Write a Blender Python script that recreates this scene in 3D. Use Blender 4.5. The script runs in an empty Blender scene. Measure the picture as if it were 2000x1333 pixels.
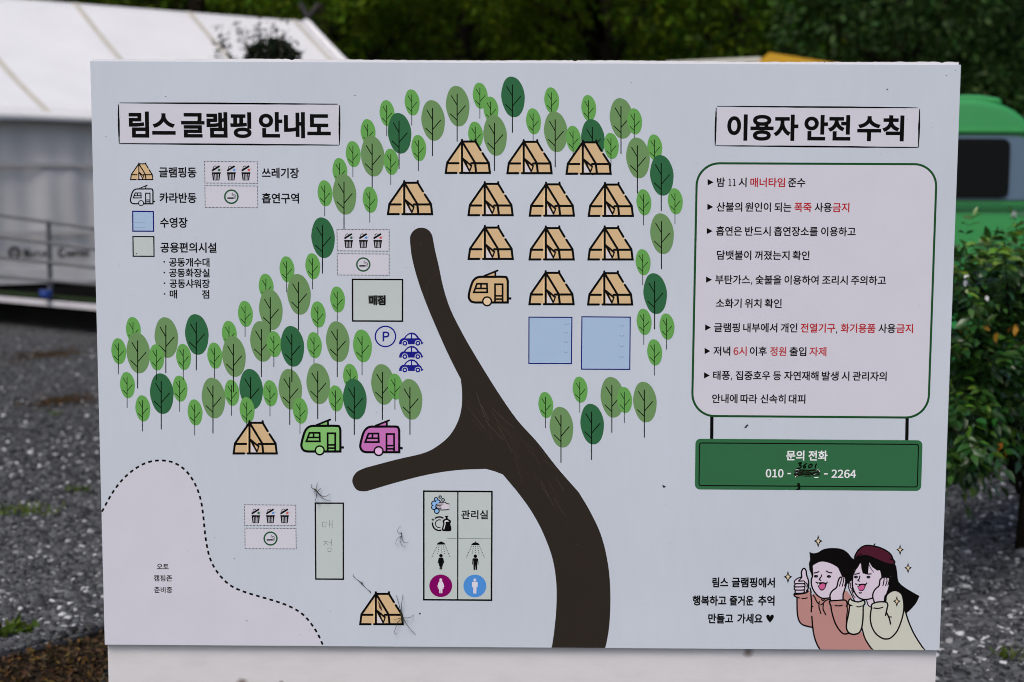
import bpy, math, random
import numpy as np
from mathutils import Vector, Matrix
from mathutils.geometry import tessellate_polygon

random.seed(7)
RNG = np.random.default_rng(7)
scene = bpy.context.scene
COL = scene.collection

# ------------------------------------------------------------------ camera
CAM = Vector((-0.0073, -2.9826, 1.5))
YAW, PITCH, ROLL = -0.0055, 0.1028, 0.0050
def cam_axes():
    cy, sy, cp, sp = math.cos(YAW), math.sin(YAW), math.cos(PITCH), math.sin(PITCH)
    fwd = Vector((sy*cp, cy*cp, -sp)); right = Vector((cy, -sy, 0)); up = right.cross(fwd)
    cr, sr = math.cos(ROLL), math.sin(ROLL)
    return right*cr + up*sr, up*cr - right*sr, fwd
RIGHT, UP, FWD = cam_axes()
cd = bpy.data.cameras.new('camera')
cam = bpy.data.objects.new('camera', cd); COL.objects.link(cam)
m = Matrix((RIGHT, UP, -FWD)).transposed().to_4x4(); m.translation = CAM
cam.matrix_world = m
cd.lens = 50; cd.sensor_width = 36; cd.sensor_fit = 'HORIZONTAL'
cd.clip_start = 0.05; cd.clip_end = 500
cd.dof.use_dof = True; cd.dof.focus_distance = 2.96; cd.dof.aperture_fstop = 3.5; cd.dof.aperture_blades = 9
scene.camera = cam

# ------------------------------------------------------------------ light
SUN_EL, SUN_AZ = math.radians(56), math.radians(205)     # azimuth clockwise from +Y: behind the camera, a little left
w = bpy.data.worlds.new('World'); scene.world = w; w.use_nodes = True
nt = w.node_tree; bg = nt.nodes['Background']
sky = nt.nodes.new('ShaderNodeTexSky'); sky.sky_type = 'NISHITA'; sky.sun_disc = False
sky.sun_elevation = SUN_EL; sky.sun_rotation = SUN_AZ; sky.air_density = 1.0; sky.dust_density = 4.0
nt.links.new(sky.outputs[0], bg.inputs[0]); bg.inputs[1].default_value = 0.10
sl = bpy.data.lights.new('sun', 'SUN'); sl.energy = 1.0; sl.angle = math.radians(25); sl.color = (1.0, 0.96, 0.9)
sun = bpy.data.objects.new('sun', sl); COL.objects.link(sun)
sd = Vector((math.sin(SUN_AZ)*math.cos(SUN_EL), math.cos(SUN_AZ)*math.cos(SUN_EL), math.sin(SUN_EL)))
sun.rotation_euler = sd.to_track_quat('Z', 'Y').to_euler()
sun.location = (0, -6, 12)
scene.view_settings.view_transform = 'Standard'; scene.view_settings.look = 'None'
scene.view_settings.exposure = 0.57; scene.view_settings.gamma = 1.0
scene.cycles.use_denoising = True
scene.cycles.max_bounces = 6; scene.cycles.transparent_max_bounces = 6
scene.cycles.filter_width = 1.0

# ------------------------------------------------------------------ helpers
def s2l(c):
    c = c/255.0
    return c/12.92 if c <= 0.04045 else ((c+0.055)/1.055)**2.4
E_BOARD = 0.85                                            # light reaching the sign face: print ink = seen colour / this
MATS = {}
def mat(name, rgb, rough=0.6, spec=0.3, var=0.0, scale=8.0, metal=0.0, isl=0.0, trans=0.0, bump=0.0, bscale=40.0):
    """procedural Principled material; var = soft noise in brightness, isl = brightness spread per loose piece"""
    if name in MATS: return MATS[name]
    m = bpy.data.materials.new(name); m.use_nodes = True; MATS[name] = m
    n, l = m.node_tree.nodes, m.node_tree.links
    b = n['Principled BSDF']; b.inputs['Roughness'].default_value = rough
    b.inputs['Specular IOR Level'].default_value = spec; b.inputs['Metallic'].default_value = metal
    b.inputs['Base Color'].default_value = (*rgb, 1)
    cur = None
    if var or isl:
        hs = n.new('ShaderNodeHueSaturation'); hs.inputs['Color'].default_value = (*rgb, 1)
        tot = None
        if var:
            tc = n.new('ShaderNodeTexCoord'); nz = n.new('ShaderNodeTexNoise')
            nz.inputs['Scale'].default_value = scale; nz.inputs['Detail'].default_value = 6
            l.new(tc.outputs['Object'], nz.inputs['Vector'])
            mr = n.new('ShaderNodeMapRange'); mr.inputs[1].default_value = 0.25; mr.inputs[2].default_value = 0.75
            mr.inputs[3].default_value = 1-var; mr.inputs[4].default_value = 1+var
            l.new(nz.outputs[0], mr.inputs[0]); tot = mr.outputs[0]
        if isl:
            ge = n.new('ShaderNodeNewGeometry'); mr = n.new('ShaderNodeMapRange')
            mr.inputs[3].default_value = 1-isl; mr.inputs[4].default_value = 1+isl
            l.new(ge.outputs['Random Per Island'], mr.inputs[0])
            if tot is None: tot = mr.outputs[0]
            else:
                mm = n.new('ShaderNodeMath'); mm.operation = 'MULTIPLY'
                l.new(tot, mm.inputs[0]); l.new(mr.outputs[0], mm.inputs[1]); tot = mm.outputs[0]
            mh = n.new('ShaderNodeMapRange'); mh.inputs[3].default_value = 0.47; mh.inputs[4].default_value = 0.53
            wn = n.new('ShaderNodeTexWhiteNoise'); wn.noise_dimensions = '1D'
            l.new(ge.outputs['Random Per Island'], wn.inputs['W']); l.new(wn.outputs['Value'], mh.inputs[0])
            l.new(mh.outputs[0], hs.inputs['Hue'])
        l.new(tot, hs.inputs['Value']); l.new(hs.outputs[0], b.inputs['Base Color']); cur = hs.outputs[0]
    if bump:
        tc = n.new('ShaderNodeTexCoord'); nz = n.new('ShaderNodeTexNoise'); nz.inputs['Scale'].default_value = bscale
        nz.inputs['Detail'].default_value = 8; l.new(tc.outputs['Object'], nz.inputs['Vector'])
        bp = n.new('ShaderNodeBump'); bp.inputs['Strength'].default_value = bump; bp.inputs['Distance'].default_value = 0.02
        l.new(nz.outputs[0], bp.inputs['Height']); l.new(bp.outputs[0], b.inputs['Normal'])
    if trans:
        tr = n.new('ShaderNodeBsdfTranslucent'); mx = n.new('ShaderNodeMixShader'); mx.inputs[0].default_value = trans
        if cur is not None: l.new(cur, tr.inputs[0])
        else: tr.inputs[0].default_value = (*rgb, 1)
        out = n['Material Output']; l.new(b.outputs[0], mx.inputs[1]); l.new(tr.outputs[0], mx.inputs[2]); l.new(mx.outputs[0], out.inputs[0])
    return m

def tag(o, label=None, cat=None, group=None, kind=None):
    for k, v in (('label', label), ('category', cat), ('group', group), ('kind', kind)):
        if v: o[k] = v
    return o
def empty(name, loc=(0, 0, 0), rz=0.0):
    o = bpy.data.objects.new(name, None); COL.objects.link(o); o.location = loc; o.rotation_euler.z = rz
    o.empty_display_size = 0.1
    return o
def link(name, me, parent=None, loc=(0, 0, 0)):
    o = bpy.data.objects.new(name, me); COL.objects.link(o); o.location = loc
    if parent is not None: o.parent = parent
    return o
def copy_tree(o, parent=None):
    c = o.copy(); COL.objects.link(c)
    if parent is not None: c.parent = parent
    for ch in list(o.children): copy_tree(ch, c)
    return c
def mesh_np(name, V, F, mats, mi=None, smooth=False):
    """V Nx3, F Mxk (all faces the same size)"""
    V = np.asarray(V, np.float32); F = np.asarray(F, np.int32); k = F.shape[1]
    me = bpy.data.meshes.new(name)
    me.vertices.add(len(V)); me.vertices.foreach_set('co', V.ravel())
    me.loops.add(F.size); me.loops.foreach_set('vertex_index', F.ravel())
    me.polygons.add(len(F)); me.polygons.foreach_set('loop_start', np.arange(0, F.size, k, dtype=np.int32))
    me.polygons.foreach_set('loop_total', np.full(len(F), k, np.int32))
    for m_ in (mats if isinstance(mats, (list, tuple)) else [mats]): me.materials.append(m_)
    if mi is not None: me.polygons.foreach_set('material_index', np.asarray(mi, np.int32))
    if smooth: me.polygons.foreach_set('use_smooth', np.ones(len(F), bool))
    me.update(); me.validate()
    return me

class MB:
    """collects boxes, tubes, prisms and balls into one mesh"""
    def __init__(s): s.v, s.f, s.mi, s.mats, s.sm = [], [], [], [], []
    def _m(s, m_):
        if m_ not in s.mats: s.mats.append(m_)
        return s.mats.index(m_)
    def add(s, V, F, m_, smooth=False):
        o = len(s.v); s.v += [tuple(p) for p in V]
        k = s._m(m_)
        for f in F: s.f.append(tuple(i+o for i in f)); s.mi.append(k); s.sm.append(smooth)
    def box(s, c, d, m_, rz=0.0):
        x, y, z = (q/2 for q in d); ca, sa = math.cos(rz), math.sin(rz)
        P = [(-x,-y,-z),(x,-y,-z),(x,y,-z),(-x,y,-z),(-x,-y,z),(x,-y,z),(x,y,z),(-x,y,z)]
        V = [(c[0]+p[0]*ca-p[1]*sa, c[1]+p[0]*sa+p[1]*ca, c[2]+p[2]) for p in P]
        s.add(V, [(3,2,1,0),(4,5,6,7),(0,1,5,4),(1,2,6,5),(2,3,7,6),(3,0,4,7)], m_)
    def tube(s, pts, r, m_, n=8, caps=True):
        pts = [Vector(p) for p in pts]; rs = r if isinstance(r, (list, tuple)) else [r]*len(pts)
        V, F = [], []; prev = None
        for i, p in enumerate(pts):
            t = (pts[min(i+1, len(pts)-1)] - pts[max(i-1, 0)]).normalized()
            a = prev if prev is not None else (Vector((0, 0, 1)) if abs(t.z) < 0.9 else Vector((1, 0, 0)))
            u = (a - t*a.dot(t)).normalized(); v = t.cross(u); prev = u
            for k in range(n):
                q = 2*math.pi*k/n; V.append(p + (u*math.cos(q) + v*math.sin(q))*rs[i])
        for i in range(len(pts)-1):
            for k in range(n):
                F.append((i*n+k, i*n+(k+1) % n, (i+1)*n+(k+1) % n, (i+1)*n+k))
        if caps: F += [tuple(range(n-1, -1, -1)), tuple(range((len(pts)-1)*n, len(pts)*n))]
        s.add(V, F, m_, True)
        if caps: s.sm[-1] = s.sm[-2] = False
    def ball(s, c, r, m_, nu=10, nv=7, rot=None):
        r = r if isinstance(r, (list, tuple)) else (r, r, r)
        V, F = [], []
        for j in range(nv+1):
            th = math.pi*j/nv
            for i in range(nu):
                ph = 2*math.pi*i/nu
                p = Vector((r[0]*math.sin(th)*math.cos(ph), r[1]*math.sin(th)*math.sin(ph), r[2]*math.cos(th)))
                if rot is not None: p = rot @ p
                V.append(Vector(c)+p)
        for j in range(nv):
            for i in range(nu):
                F.append((j*nu+i, (j+1)*nu+i, (j+1)*nu+(i+1) % nu, j*nu+(i+1) % nu))
        s.add(V, F, m_, True)
    def prism(s, poly, y0, y1, m_):
        """poly in (x,z), extruded in y"""
        n = len(poly); V = [(p[0], y0, p[1]) for p in poly] + [(p[0], y1, p[1]) for p in poly]
        F = [tuple(range(n)), tuple(range(2*n-1, n-1, -1))] + [(i, i+n, (i+1) % n+n, (i+1) % n) for i in range(n)]
        s.add(V, F, m_)
    def build(s, name, parent=None, loc=(0, 0, 0), bevel=0.0, seg=2):
        me = bpy.data.meshes.new(name); me.from_pydata([tuple(p) for p in s.v], [], s.f)
        for m_ in s.mats: me.materials.append(m_)
        me.polygons.foreach_set('material_index', s.mi); me.polygons.foreach_set('use_smooth', s.sm); me.update()
        import bmesh
        bm = bmesh.new(); bm.from_mesh(me); bmesh.ops.recalc_face_normals(bm, faces=bm.faces); bm.to_mesh(me); bm.free()
        o = link(name, me, parent, loc)
        if bevel:
            b = o.modifiers.new('bevel', 'BEVEL'); b.width = bevel; b.segments = seg; b.limit_method = 'ANGLE'; b.angle_limit = math.radians(40)
        return o

def at(px, py, depth):
    """world point seen at photo pixel (px,py), depth metres in front of the camera"""
    d = FWD + RIGHT*((px-1000)/2777.78) - UP*((py-666.5)/2777.78)
    return CAM + d*depth
def ground(px, py, z=0.0):
    d = FWD + RIGHT*((px-1000)/2777.78) - UP*((py-666.5)/2777.78)
    return CAM + d*((z-CAM.z)/d.z)

# ================================================================== SETTING
def gravel_material():
    m = bpy.data.materials.new('gravel'); m.use_nodes = True
    n, l = m.node_tree.nodes, m.node_tree.links; b = n['Principled BSDF']; b.inputs['Roughness'].default_value = 0.85
    tc = n.new('ShaderNodeTexCoord'); vo = n.new('ShaderNodeTexVoronoi'); vo.inputs['Scale'].default_value = 48
    l.new(tc.outputs['Object'], vo.inputs['Vector'])
    sp = n.new('ShaderNodeSeparateColor'); l.new(vo.outputs['Color'], sp.inputs[0])
    cr = n.new('ShaderNodeValToRGB'); e = cr.color_ramp.elements
    e[0].position = 0; e[0].color = (0.010, 0.0105, 0.012, 1); e[1].position = 1; e[1].color = (0.32, 0.33, 0.35, 1)
    for p, c in ((0.45, 0.032), (0.75, 0.065), (0.9, 0.12)):
        q = e.new(p); q.color = (c, c*1.02, c*1.07, 1)
    l.new(sp.outputs[0], cr.inputs[0])
    nz = n.new('ShaderNodeTexNoise'); nz.inputs['Scale'].default_value = 0.9; nz.inputs['Detail'].default_value = 5
    l.new(tc.outputs['Object'], nz.inputs['Vector'])
    r2 = n.new('ShaderNodeValToRGB'); r2.color_ramp.elements[0].position = 0.56; r2.color_ramp.elements[1].position = 0.72
    l.new(nz.outputs[0], r2.inputs[0])
    mx = n.new('ShaderNodeMix'); mx.data_type = 'RGBA'; mx.inputs[7].default_value = (0.045, 0.032, 0.022, 1)
    sc = n.new('ShaderNodeMath'); sc.operation = 'MULTIPLY'; sc.inputs[1].default_value = 0.55; l.new(r2.outputs[0], sc.inputs[0])
    l.new(sc.outputs[0], mx.inputs[0]); l.new(cr.outputs[0], mx.inputs[6]); l.new(mx.outputs[2], b.inputs['Base Color'])
    bp = n.new('ShaderNodeBump'); bp.inputs['Strength'].default_value = 0.9; bp.inputs['Distance'].default_value = 0.03
    l.new(vo.outputs['Distance'], bp.inputs['Height']); bp.invert = True; l.new(bp.outputs[0], b.inputs['Normal'])
    return m

def build_ground():
    N = 60; xs = np.linspace(-60, 60, N); ys = np.linspace(-30, 100, N)
    V = np.array([(x, y, 0.0) for y in ys for x in xs])
    F = np.array([(j*N+i, j*N+i+1, (j+1)*N+i+1, (j+1)*N+i) for j in range(N-1) for i in range(N-1)])
    tag(link('gravel_ground', mesh_np('gravel_ground', V, F, gravel_material())), kind='structure')
    # brown soil in front of the gravel on the left, its edge a bent line
    soil = mat('soil', (0.020, 0.013, 0.008), 0.95, 0.1, var=0.7, scale=9, bump=0.8, bscale=25)
    edge = [ground(px, py, 0.012) for px, py in ((-260, 1330), (-120, 1310), (0, 1287), (60, 1276), (120, 1262), (170, 1246), (215, 1226), (300, 1170))]
    V = [tuple(p) for p in edge]; n = len(V)
    V += [(p.x+0.25, -2.2, 0.012) for p in edge]
    F = [(i, i+1, n+i+1, n+i) for i in range(n-1)]
    mb = MB(); mb.add(V, F, soil); tag(mb.build('soil_bed'), kind='structure')
    mb = MB(); mb.tube([p+Vector((0, 0, 0.004)) for p in edge], 0.012, mat('edging_black', (0.012, 0.012, 0.013), 0.6), 8)
    tag(mb.build('garden_edging'), 'black plastic garden edging between gravel and brown soil', 'edging')
    # wooded hill
    N = 40; V, F = [], []
    for j in range(N):
        for i in range(N):
            x = -70 + 140*i/(N-1); y = 24 + 60*j/(N-1); t = j/(N-1)
            V.append((x, y, -0.3 + 30*t**0.9 + 0.6*math.sin(x*0.4+j)*t*3))
    for j in range(N-1):
        for i in range(N-1): F.append((j*N+i, j*N+i+1, (j+1)*N+i+1, (j+1)*N+i))
    tag(link('hill', mesh_np('hill', V, F, mat('hill_soil', (0.012, 0.018, 0.006), 0.95, 0.1, var=0.6, scale=2), smooth=True)), kind='structure')
build_ground()

def ico():
    t = (1+5**0.5)/2
    V = np.array([(-1,t,0),(1,t,0),(-1,-t,0),(1,-t,0),(0,-1,t),(0,1,t),(0,-1,-t),(0,1,-t),(t,0,-1),(t,0,1),(-t,0,-1),(-t,0,1)], float)
    V /= np.linalg.norm(V[0])
    F = np.array([(0,11,5),(0,5,1),(0,1,7),(0,7,10),(0,10,11),(1,5,9),(5,11,4),(11,10,2),(10,7,6),(7,1,8),(3,9,4),(3,4,2),(3,2,6),(3,6,8),(3,8,9),(4,9,5),(2,4,11),(6,2,10),(8,6,7),(9,8,1)])
    return V, F
def build_stones():
    IV, IF = ico(); pts = []
    for side in (0, 1):
        k = 0
        while k < 15000:
            px = random.uniform(-60, 260) if side == 0 else random.uniform(1790, 2060)
            py = 640 + 720*random.random()**0.55
            g = ground(px, py)
            if side == 0 and py > 1287 - max(0, px)*0.27 - 8: continue
            pts.append((g.x, g.y)); k += 1
    P = np.array(pts); n = len(P)
    r = RNG.gamma(4, 0.0017, n)+0.003
    sc = np.stack([r*RNG.uniform(.7, 1.5, n), r*RNG.uniform(.7, 1.4, n), r*RNG.uniform(.5, .9, n)], 1)
    q = RNG.uniform(0, 6.283, n); ca, sa = np.cos(q), np.sin(q)
    jit = 1 + RNG.uniform(-.25, .25, (n, 12, 1))
    L = IV[None]*sc[:, None]*jit
    tx = RNG.uniform(-.5, .5, n)
    L2 = L.copy(); L2[..., 2] += L[..., 0]*tx[:, None]
    X = L2[..., 0]*ca[:, None]-L2[..., 1]*sa[:, None]; Y = L2[..., 0]*sa[:, None]+L2[..., 1]*ca[:, None]
    V = np.stack([X+P[:, 0, None], Y+P[:, 1, None], L2[..., 2]+0.004], 2).reshape(-1, 3)
    F = (IF[None]+(np.arange(n)*12)[:, None, None]).reshape(-1, 3)
    mi = np.repeat((RNG.random(n) < 0.085).astype(int), 20)
    me = mesh_np('loose_stones', V, F, [mat('stone_dark', (0.066, 0.068, 0.073), 0.85, 0.2, isl=0.75), mat('stone_pale', (0.33, 0.33, 0.34), 0.7, 0.25, isl=0.75)], mi)
    tag(link('loose_stones', me), kind='stuff', label='loose grey and white gravel stones strewn over the ground', cat='gravel')
build_stones()

# ------------------------------------------------------------------ leaves and trees
def leaf_mesh(name, P, N_, size, mats, mi=None, asp=0.5, droop=0.0):
    """P positions Kx3, N_ outward directions; every leaf one folded four-cornered blade"""
    K = len(P); D = N_ + RNG.normal(0, 0.6, (K, 3)); D[:, 2] -= droop; D /= np.linalg.norm(D, axis=1)[:, None]
    A = np.cross(D, RNG.normal(0, 1, (K, 3))); A /= np.linalg.norm(A, axis=1)[:, None]
    B = np.cross(D, A); s = np.asarray(size)
    s = (s*RNG.uniform(.6, 1.35, K))[:, None] if s.ndim == 0 else s[:, None]
    V = np.stack([P - D*s*0.5, P + A*s*asp*.5 + B*s*.07, P + D*s*0.6, P - A*s*asp*.5 + B*s*.07], 1).reshape(-1, 3)
    F = np.arange(K*4).reshape(K, 4)
    return mesh_np(name, V, F, mats, mi)

def crown_points(n, blobs):
    wt = np.array([b[3]**2 for b in blobs]); wt = wt/wt.sum()
    idx = RNG.choice(len(blobs), n, p=wt); B = np.array(blobs)[idx]
    d = RNG.normal(0, 1, (n, 3)); d /= np.linalg.norm(d, axis=1)[:, None]
    rr = B[:, 3]*RNG.uniform(0.55, 1.08, n)**0.7
    return B[:, :3] + d*rr[:, None]*np.array([1, 1, .8]), d

LEAF_A = mat('leaf_yellowgreen', (0.076, 0.132, 0.005), 0.6, 0.12, isl=0.4, trans=0.3)
LEAF_B = mat('leaf_dark', (0.030, 0.068, 0.004), 0.6, 0.12, isl=0.6, trans=0.2)
LEAF_C = mat('leaf_blue_green', (0.026, 0.062, 0.012), 0.55, 0.2, isl=0.6, trans=0.2)
BARK = mat('bark', (0.016, 0.013, 0.009), 0.9, 0.1, var=0.4, scale=12)

def make_tree(name, h, cw, lm, nleaf, lsize, seed, low=0.04, droop=0.0):
    random.seed(seed)
    t = empty(name)
    mb = MB(); lean = random.uniform(-.3, .3)
    mb.tube([(0, 0, -0.5), (lean*.3, 0, h*.25), (lean, .1, h*.55), (lean*1.1, 0, h*.9)], [h*.03, h*.024, h*.016, h*.004], BARK, 9)
    blobs = []
    for k in range(26):
        z = h*(low + (1-low)*random.random()); q = random.uniform(0, 6.283)
        rad = cw*.5*math.sin(math.pi*min(1, max(.12, (z/h-low)/(1-low)*.85+.12)))**.6*random.uniform(.45, 1.0)
        r = cw*random.uniform(.13, .24)
        c = (lean + rad*math.cos(q), rad*math.sin(q), z)
        blobs.append((*c, r))
        zs = z - random.uniform(.1, .2)*h
        if k % 2 == 0: mb.tube([(lean*zs/h, 0, max(.3, zs)), (lean*.5+c[0]*.5, c[1]*.5, (z+zs)/2), c], [h*.009, h*.006, h*.002], BARK, 6)
    mb.build('trunk', t)
    P, D = crown_points(nleaf, blobs)
    link('crown', leaf_mesh('crown', P, D, lsize, lm, droop=droop), t)
    return t

def build_forest():
    protos = [make_tree('forest_tree', 9, 6.0, LEAF_A, 19000, 0.15, 1),
              make_tree('forest_tree', 10, 6.2, LEAF_B, 19000, 0.15, 2),
              make_tree('forest_tree', 9, 5.6, LEAF_C, 19000, 0.16, 3, droop=.4),
              make_tree('forest_tree', 8, 5.2, LEAF_A, 16000, 0.13, 4)]
    lab = ['full yellow green tree among the woods on the slope', 'tall dark green tree among the woods on the slope',
           'drooping blue green tree among the woods on the slope', 'lower bright green tree among the woods on the slope']
    used = [0]*4
    spots = [(-15, 27, 0), (-10.5, 25.5, 3), (-7, 27.5, 1), (-3.6, 25, 0), (-1.2, 27.6, 3), (1.6, 25.2, 0), (4.6, 26.6, 1), (7.2, 24.2, 2),
             (9.8, 22.0, 1), (12.6, 20.5, 2), (15.5, 23, 1), (-18, 30, 1), (-13, 32, 0), (-8.5, 33, 3), (-4.5, 31.5, 1), (-.6, 33, 0), (3.6, 31.8, 3),
             (7.4, 31, 1), (11, 29.5, 2), (15, 30, 1), (19, 27, 1), (-11, 39, 1), (-3, 39, 0), (5, 38, 1), (12, 37, 1)]
    for x, y, k in spots:
        o = protos[k] if used[k] == 0 else copy_tree(protos[k])
        used[k] += 1; s = random.uniform(.88, 1.12)
        zb = max(0, -0.3 + 30*max(0, (y-24)/60)**.9)
        o.location = (x, y, zb); o.rotation_euler.z = random.uniform(0, 6.283); o.scale = (s, s, s)
        tag(o, lab[k], 'tree', 'trees of the wooded slope, kind '+('yellow green', 'dark green', 'drooping', 'bright green')[k])
    n = 42000
    X = RNG.uniform(-24, 24, n); Y = RNG.uniform(24, 44, n)
    Z = -0.3 + 30*((Y-24)/60)**.9 + RNG.gamma(2, .75, n)
    P = np.stack([X, Y, Z], 1); D = RNG.normal(0, 1, (n, 3)); D[:, 2] = abs(D[:, 2]); D[:, 1] -= .6
    me = leaf_mesh('undergrowth', P, D, 0.22, [LEAF_B, LEAF_A], (RNG.random(n) < .3).astype(int))
    tag(link('undergrowth', me), kind='stuff', label='dark leafy undergrowth covering the wooded slope', cat='undergrowth')
build_forest()

def stroke_geom(pts, w, closed=False, cap=True):
    p = np.asarray(pts, float); keep = [0]
    for i in range(1, len(p)):
        if np.hypot(*(p[i]-p[keep[-1]])) > 1e-4: keep.append(i)
    p = p[keep]
    if closed and np.hypot(*(p[0]-p[-1])) < 1e-4: p = p[:-1]
    n = len(p); h = w/2; L, R = [], []
    for i in range(n):
        a = p[i]-p[i-1] if (closed or i > 0) else p[1]-p[0]
        b = p[(i+1) % n]-p[i] if (closed or i < n-1) else p[-1]-p[-2]
        a = a/np.hypot(*a); b = b/np.hypot(*b)
        na, nb = np.array([-a[1], a[0]]), np.array([-b[1], b[0]]); mvec = na+nb; l2 = mvec@mvec
        mvec = mvec*(2/l2) if l2 > .25 else mvec/math.sqrt(max(l2, 1e-9))*2
        ln = np.hypot(*mvec)
        if ln > 2: mvec *= 2/ln
        L.append(p[i]+mvec*h); R.append(p[i]-mvec*h)
    V = L+R; F = [(i, (i+1) % n, n+(i+1) % n, n+i) for i in range(n if closed else n-1)]
    if cap and not closed:
        for end in (0, n-1):
            d = p[1]-p[0] if end == 0 else p[-1]-p[-2]
            sg = -1 if end == 0 else 1
            d = d/np.hypot(*d)*sg; nn = (L[end]-R[end])/2
            fan = [end]; 
            for k in range(1, 5):
                q = math.pi*k/5; V.append(p[end]+nn*math.cos(q)+d*h*math.sin(q)); fan.append(len(V)-1)
            fan.append(n+end); F.append(tuple(fan))
    return np.array(V), F

# ================================================================== GLAMPING TENT (left)
def build_lodge_tent():
    a = math.radians(40); O = Vector((CAM.x-6.1, CAM.y+17.0*math.cos(PITCH)+0.0, 0))
    t = empty('lodge_tent', O, a)
    tag(t, 'white canvas lodge tent with pitched roof and grey wall at the left', 'tent')
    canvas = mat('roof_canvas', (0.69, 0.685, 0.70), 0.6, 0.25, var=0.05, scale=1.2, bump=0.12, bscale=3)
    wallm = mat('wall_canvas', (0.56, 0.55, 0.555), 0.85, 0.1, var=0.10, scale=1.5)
    webm = mat('seam_webbing', (0.50, 0.475, 0.42), 0.8, 0.1, var=.1)
    ZE, ZB, UR, UL, HV = 2.45, 0.386, 6.2, -7.0, 3.3
    def zr(u): return 4.20 + 0.014*(u-1.2)
    def roofpt(u, s): # s 0 at eave, 1 at ridge
        return Vector((u, HV*s, ZE + (zr(u)-ZE)*s - 0.10*math.sin(math.pi*s) - 0.03*math.sin(math.pi*((u*0.45) % 1))*math.sin(math.pi*s)))
    NU, NS = 54, 14
    def sheet(f, nu, ns, u0, u1):
        V = [f(u0+(u1-u0)*i/nu, j/ns) for j in range(ns+1) for i in range(nu+1)]
        F = [(j*(nu+1)+i, j*(nu+1)+i+1, (j+1)*(nu+1)+i+1, (j+1)*(nu+1)+i) for j in range(ns) for i in range(nu)]
        return V, F
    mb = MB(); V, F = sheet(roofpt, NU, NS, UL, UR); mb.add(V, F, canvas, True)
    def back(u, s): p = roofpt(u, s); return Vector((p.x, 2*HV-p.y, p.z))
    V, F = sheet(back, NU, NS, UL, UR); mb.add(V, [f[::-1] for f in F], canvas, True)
    o = mb.build('roof', t); so = o.modifiers.new('thick', 'SOLIDIFY'); so.thickness = 0.01; so.offset = -1
    for u in (-5.15, -3.2, -1.25, 0.55, 2.3, 4.1, 5.95):
        mb = MB(); V, F = [], []
        for j in range(NS+1):
            for du in (-.045, .045):
                p = roofpt(u+du, j/NS); V.append((p.x, p.y-.006, p.z+.008))
        for j in range(NS): F.append((2*j, 2*j+1, 2*j+3, 2*j+2))
        mb.add(V, F, webm, True); mb.build('roof_seam', o)
    # edge trim at the gable end
    mb = MB(); mb.tube([roofpt(UR-.02, j/NS)+Vector((0, 0, .01)) for j in range(NS+1)], .05, canvas, 8); mb.build('edge_trim', o)
    # eave valance
    mb = MB(); V, F = [], []
    for i in range(NU+1):
        u = UL+(UR-UL)*i/NU; wv = .012*math.sin(u*5)
        V += [(u, -.02+wv*.3, ZE+.012), (u, -.05+wv, ZE-.11+.01*math.sin(u*2.1))]
    for i in range(NU): F.append((2*i, 2*i+1, 2*i+3, 2*i+2))
    mb.add(V, F, canvas, True); vo = mb.build('valance', t); so = vo.modifiers.new('thick', 'SOLIDIFY'); so.thickness = .006
    # wall with folds
    mb = MB(); V, F = [], []; NW, NZ = 260, 8
    for j in range(NZ+1):
        z = ZB + (ZE-.04-ZB)*j/NZ; k = .3+.7*abs(math.sin(math.pi*j/NZ))
        for i in range(NW+1):
            u = UL+.1+(UR-UL-.3)*i/NW
            V.append((u, .17+k*(.020*math.sin(u*7.1)+.014*math.sin(u*17.3+1.1*z)+.018*math.sin(u*3.1+z)), z))
    for j in range(NZ):
        for i in range(NW): F.append((j*(NW+1)+i, j*(NW+1)+i+1, (j+1)*(NW+1)+i+1, (j+1)*(NW+1)+i))
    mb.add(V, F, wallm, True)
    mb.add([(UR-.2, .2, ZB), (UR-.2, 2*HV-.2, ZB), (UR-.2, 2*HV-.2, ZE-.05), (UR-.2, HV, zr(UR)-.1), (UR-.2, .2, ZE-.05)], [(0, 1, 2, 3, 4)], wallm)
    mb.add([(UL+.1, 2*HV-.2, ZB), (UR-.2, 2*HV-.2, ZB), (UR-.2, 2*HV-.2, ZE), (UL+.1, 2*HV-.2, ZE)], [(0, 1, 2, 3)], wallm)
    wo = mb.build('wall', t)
    mb = MB()
    for z in (ZB+.62, ZE-.62): mb.box(((UL+UR)/2-.05, .12, z), (UR-UL-.4, .012, .05), mat('wall_band', (0.45, 0.445, 0.45), .85, .1))
    mb.build('stitched_band', wo)
    mb = MB(); mb.box(((UL+UR)/2-.05, .11, ZB+.10), (UR-UL-.4, .05, .18), mat('hem', (0.60, 0.59, 0.60), .8, .1, var=.15, scale=3)); mb.build('bottom_hem', wo)
    # crossed ridge poles
    dark = mat('dark_pole', (0.02, 0.018, 0.017), .6)
    for sx in (-1, 1):
        mb = MB(); mb.tube([(UR+.05, HV+sx*.28, zr(UR)+.28 + .03*sx), (UR-.02+.04*sx, HV-sx*.22, zr(UR)-.18)], .045, dark, 8); mb.build('ridge_pole', t)
    return t, (UL, UR, ZB, HV)
TENT, TD = build_lodge_tent()

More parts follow.
